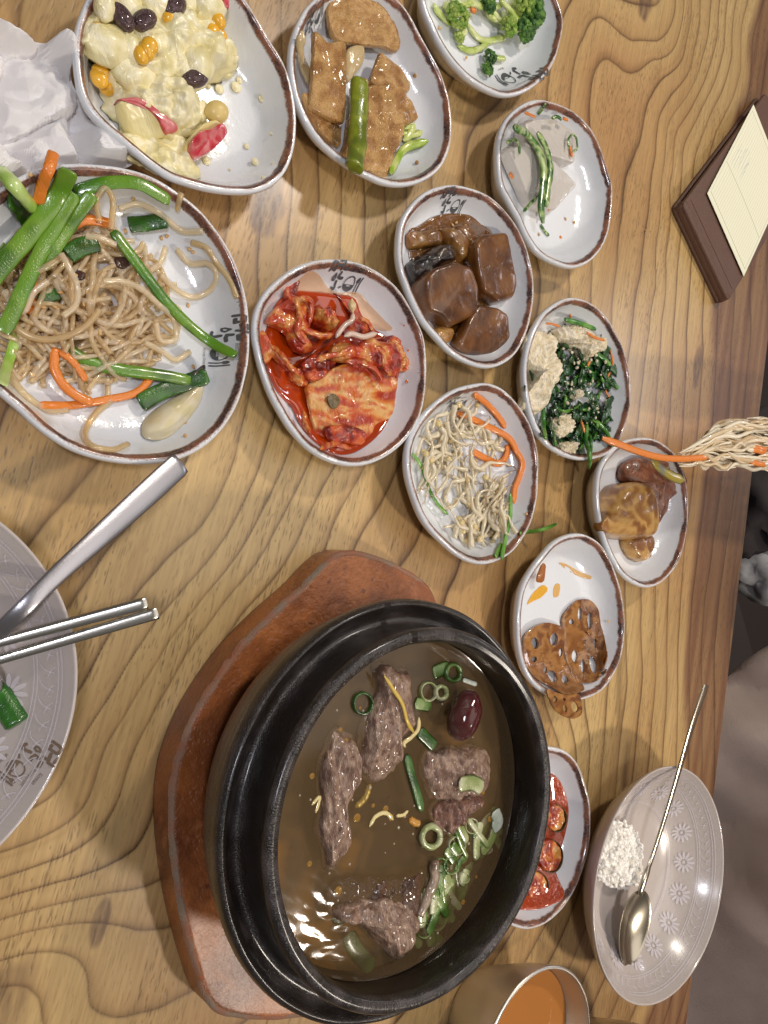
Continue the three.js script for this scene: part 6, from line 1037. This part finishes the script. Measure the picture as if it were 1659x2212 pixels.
// ---------------------------------------------------------------- seated person across the table, seat and things beyond the edge
{
  seed(161);
  // field of tapered capsules meshed on a grid
  const at = (s, n, y) => fromSN(s, n, y), parts = [];
  const cap = (a, b, ra, rb) => parts.push([a, b, ra, rb]);
  const S = 0.14, hip = at(S, 1.06, 0.50), neck = at(S, 0.97, 1.07);
  for (const d of [-0.09, 0, 0.09]) cap(at(S + d, 1.00, 0.52), at(S + d * 1.1, 0.945, 0.94), 0.135, 0.12);
  cap(at(S - 0.16, 1.0, 1.0), at(S + 0.16, 1.0, 1.0), 0.065, 0.065); cap(neck, at(S, 0.99, 1.14), 0.055, 0.05);
  for (const d of [-1, 1]) {
    cap(at(S + d * 0.10, 1.05, 0.52), at(S + d * 0.16, 0.62, 0.55), 0.085, 0.062); cap(at(S + d * 0.16, 0.62, 0.55), at(S + d * 0.15, 0.68, 0.10), 0.06, 0.045); cap(at(S + d * 0.15, 0.68, 0.06), at(S + d * 0.16, 0.52, 0.045), 0.045, 0.038);
    cap(at(S + d * 0.2, 1.0, 0.99), at(S + d * 0.25, 0.98, 0.72), 0.06, 0.05); cap(at(S + d * 0.25, 0.98, 0.72), at(S + d * 0.12, 0.86, 0.60), 0.048, 0.04);
  }
  const lo = V3(1e9, 1e9, 1e9), hi = lo.clone().negate(); for (const p of parts) for (const q of [p[0], p[1]]) { lo.min(q); hi.max(q); } lo.subScalar(0.17); hi.addScalar(0.17);
  const f = (x, y, z) => {
    let d = 9; const k = 0.05;
    for (const [a, b, ra, rb] of parts) { const bx = b.x - a.x, by = b.y - a.y, bz = b.z - a.z, t = clamp(((x - a.x) * bx + (y - a.y) * by + (z - a.z) * bz) / (bx * bx + by * by + bz * bz)); const e = Math.hypot(x - a.x - t * bx, y - a.y - t * by, z - a.z - t * bz) - mix(ra, rb, t); const h2 = clamp(0.5 + 0.5 * (d - e) / k); d = mix(d, e, h2) - k * h2 * (1 - h2); }
    const [s, n] = toSN(V3(x, 0, z)); const fold = 0.034 * noise(s * 11 + y * 7, y * 2.5 - s * 2, 4.2) + 0.009 * noise(s * 24 - y * 9, y * 5, 7.7);
    return d - (y > 0.46 ? fold * 1 : fold * 0.3);
  };
  const res = 0.0115, nx = Math.ceil((hi.x - lo.x) / res), ny = Math.ceil((hi.y - lo.y) / res), nz = Math.ceil((hi.z - lo.z) / res), val = new Float32Array((nx + 1) * (ny + 1) * (nz + 1)), id = (i, j, k) => (k * (ny + 1) + j) * (nx + 1) + i;
  for (let k = 0; k <= nz; k++) for (let j = 0; j <= ny; j++) for (let i = 0; i <= nx; i++) val[id(i, j, k)] = f(lo.x + i * res, lo.y + j * res, lo.z + k * res);
  // surface nets
  const vid = new Int32Array(nx * ny * nz).fill(-1), cid = (i, j, k) => (k * ny + j) * nx + i, pos = [], idx = [];
  for (let k = 0; k < nz; k++) for (let j = 0; j < ny; j++) for (let i = 0; i < nx; i++) {
    let m = 0; const c = []; for (let q = 0; q < 8; q++) { const v = val[id(i + (q & 1), j + (q >> 1 & 1), k + (q >> 2))]; c.push(v); if (v < 0) m |= 1 << q; }
    if (m === 0 || m === 255) continue; let sx = 0, sy = 0, sz = 0, n = 0;
    for (const [a, b] of [[0, 1], [2, 3], [4, 5], [6, 7], [0, 2], [1, 3], [4, 6], [5, 7], [0, 4], [1, 5], [2, 6], [3, 7]]) if ((c[a] < 0) !== (c[b] < 0)) { const t = c[a] / (c[a] - c[b]); sx += mix(a & 1, b & 1, t); sy += mix(a >> 1 & 1, b >> 1 & 1, t); sz += mix(a >> 2, b >> 2, t); n++; }
    vid[cid(i, j, k)] = pos.length / 3; pos.push(lo.x + (i + sx / n) * res, lo.y + (j + sy / n) * res, lo.z + (k + sz / n) * res);
  }
  for (let k = 1; k < nz; k++) for (let j = 1; j < ny; j++) for (let i = 1; i < nx; i++) {
    const v = val[id(i, j, k)] < 0;
    const quad = (o, a, b, c, d) => { if ((val[o] < 0) === v) return; const q = [a, b, c, d].map(e => vid[e]); if (q.some(e => e < 0)) return; v ? idx.push(q[0], q[1], q[2], q[0], q[2], q[3]) : idx.push(q[0], q[2], q[1], q[0], q[3], q[2]); };
    quad(id(i + 1, j, k), cid(i, j - 1, k - 1), cid(i, j, k - 1), cid(i, j, k), cid(i, j - 1, k));
    quad(id(i, j + 1, k), cid(i - 1, j, k - 1), cid(i - 1, j, k), cid(i, j, k), cid(i, j, k - 1));
    quad(id(i, j, k + 1), cid(i - 1, j - 1, k), cid(i, j - 1, k), cid(i, j, k), cid(i - 1, j, k));
  }
  const g = new THREE.BufferGeometry(); g.setAttribute('position', new THREE.Float32BufferAttribute(pos, 3)); g.setIndex(idx); g.computeVertexNormals(); planarUV(g);
  const shirt = lin('#d3bfb3'), trousers = lin('#2b2422');
  paint(g, (x, y, z) => mix3(shirt, trousers, sm(0.455, 0.445, y)));
  const t = group('person', 'seated person in a loose taupe shirt and dark trousers beyond the table edge', 'person');
  mesh('clothed_body', g, std({ vertexColors: true, roughness: 0.9, sheen: 0.3, bumpMap: bumpFine, bumpScale: 0.0006 }), t);
  const skin = std({ color: 0xb98a6c, roughness: 0.6 });
  { const c = at(S, 0.97, 1.26), hg = new THREE.SphereGeometry(1, 32, 24), p = hg.attributes.position; for (let i = 0; i < p.count; i++) { const x = p.getX(i), y = p.getY(i), z = p.getZ(i), nose = 0.16 * Math.exp(-((x / 0.16) ** 2) - (((y + 0.12) / 0.22) ** 2)) * (z > 0.5 ? 1 : 0), jaw = y < 0 ? 1 + 0.22 * y : 1; p.setXYZ(i, x * 0.074 * jaw, y * 0.112, (z + nose) * 0.092 * jaw); } hg.computeVertexNormals(); const m = mesh('head', hg, skin, t); m.position.copy(c); m.rotation.y = Math.atan2(-EZ, EX); const hair = mesh('hair', new THREE.SphereGeometry(1, 28, 18, 0, 6.2832, 0, 1.75), std({ color: 0x17110f, roughness: 0.6 }), t); hair.scale.set(0.083, 0.122, 0.102); hair.position.copy(at(S, 0.988, 1.275)); hair.rotation.y = m.rotation.y; hair.rotation.x = -0.25; }
  // bench
  const bench = group('bench', 'dark brown bench seat behind the far table edge', 'bench');
  const seat = new THREE.BoxGeometry(2.2, 0.09, 0.46), q = mesh('seat', seat, std({ color: 0x241a16, roughness: 0.6 }), bench); q.position.copy(at(-0.1, 1.16, 0.385)); q.rotation.y = Math.atan2(EZ, EX);
  const bk = mesh('base', new THREE.BoxGeometry(2.1, 0.34, 0.38), std({ color: 0x1a1310, roughness: 0.7 }), bench); bk.position.copy(at(-0.1, 1.17, 0.17)); bk.rotation.y = q.rotation.y;
  // folded grey coat and a white paper bag on the seat
  const R = (x, y, hh) => { const c = D('right', [[x, y]])[0]; return P(c[0], c[1], hh); };
  const blob = (c, rx, ry, rz, amp, fr, mat, name, lab, cat) => { const g2 = new THREE.IcosahedronGeometry(1, 5), p = g2.attributes.position; for (let i = 0; i < p.count; i++) { const v = V3(p.getX(i), p.getY(i), p.getZ(i)), k = 1 + amp * fbm(v.x * fr, v.y * fr, v.z * fr, 3); p.setXYZ(i, v.x * rx * k, Math.max(-0.9, v.y * k) * ry, v.z * rz * k); } const m2 = mergeVertices(g2.deleteAttribute('normal').deleteAttribute('uv'), 1e-5); m2.computeVertexNormals(); planarUV(m2); const o = food(name, m2, mat, lab, cat); o.position.add(c); return o; };
  const hb = 0.43 - TY;
  blob(R(1060, 740, hb).setY(0.43), 0.13, 0.09, 0.10, 0.5, 2.2, std({ color: 0x322c2e, roughness: 0.9 }), 'folded_coat', 'folded dark grey coat on the bench by the table edge', 'coat');
  const bagc = R(1120, 1250, hb).setY(0.43);
  blob(bagc, 0.06, 0.07, 0.07, 0.35, 1.6, std({ color: 0xb9b9bb, roughness: 0.8 }), 'white_bag', 'white cloth bag lying on the bench beyond the table', 'bag');
}

// ---------------------------------------------------------------- water drops on the table
{
  seed(171); const dg = new THREE.SphereGeometry(1, 16, 10), dm = std({ color: 0xffffff, roughness: 0.03, transmission: 1, thickness: 0.002, ior: 1.33 });
  for (const [x, y, r] of [[245, 1087, 0.0011], [268, 1100, 0.0009], [255, 1128, 0.0012], [293, 1130, 0.0009], [340, 1085, 0.0006], [225, 1010, 0.0005]]) { const q = D('bill', [[x, y]])[0], m = tag(mesh('water_drop', dg, dm), 'tiny clear water drop on the bare wood near the bill folder', 'water drop', 'water drops on the table'); m.position.copy(P(q[0], q[1], 0.0001)); m.scale.set(r, r * 0.4, r); }
}

renderer.render(scene, camera);
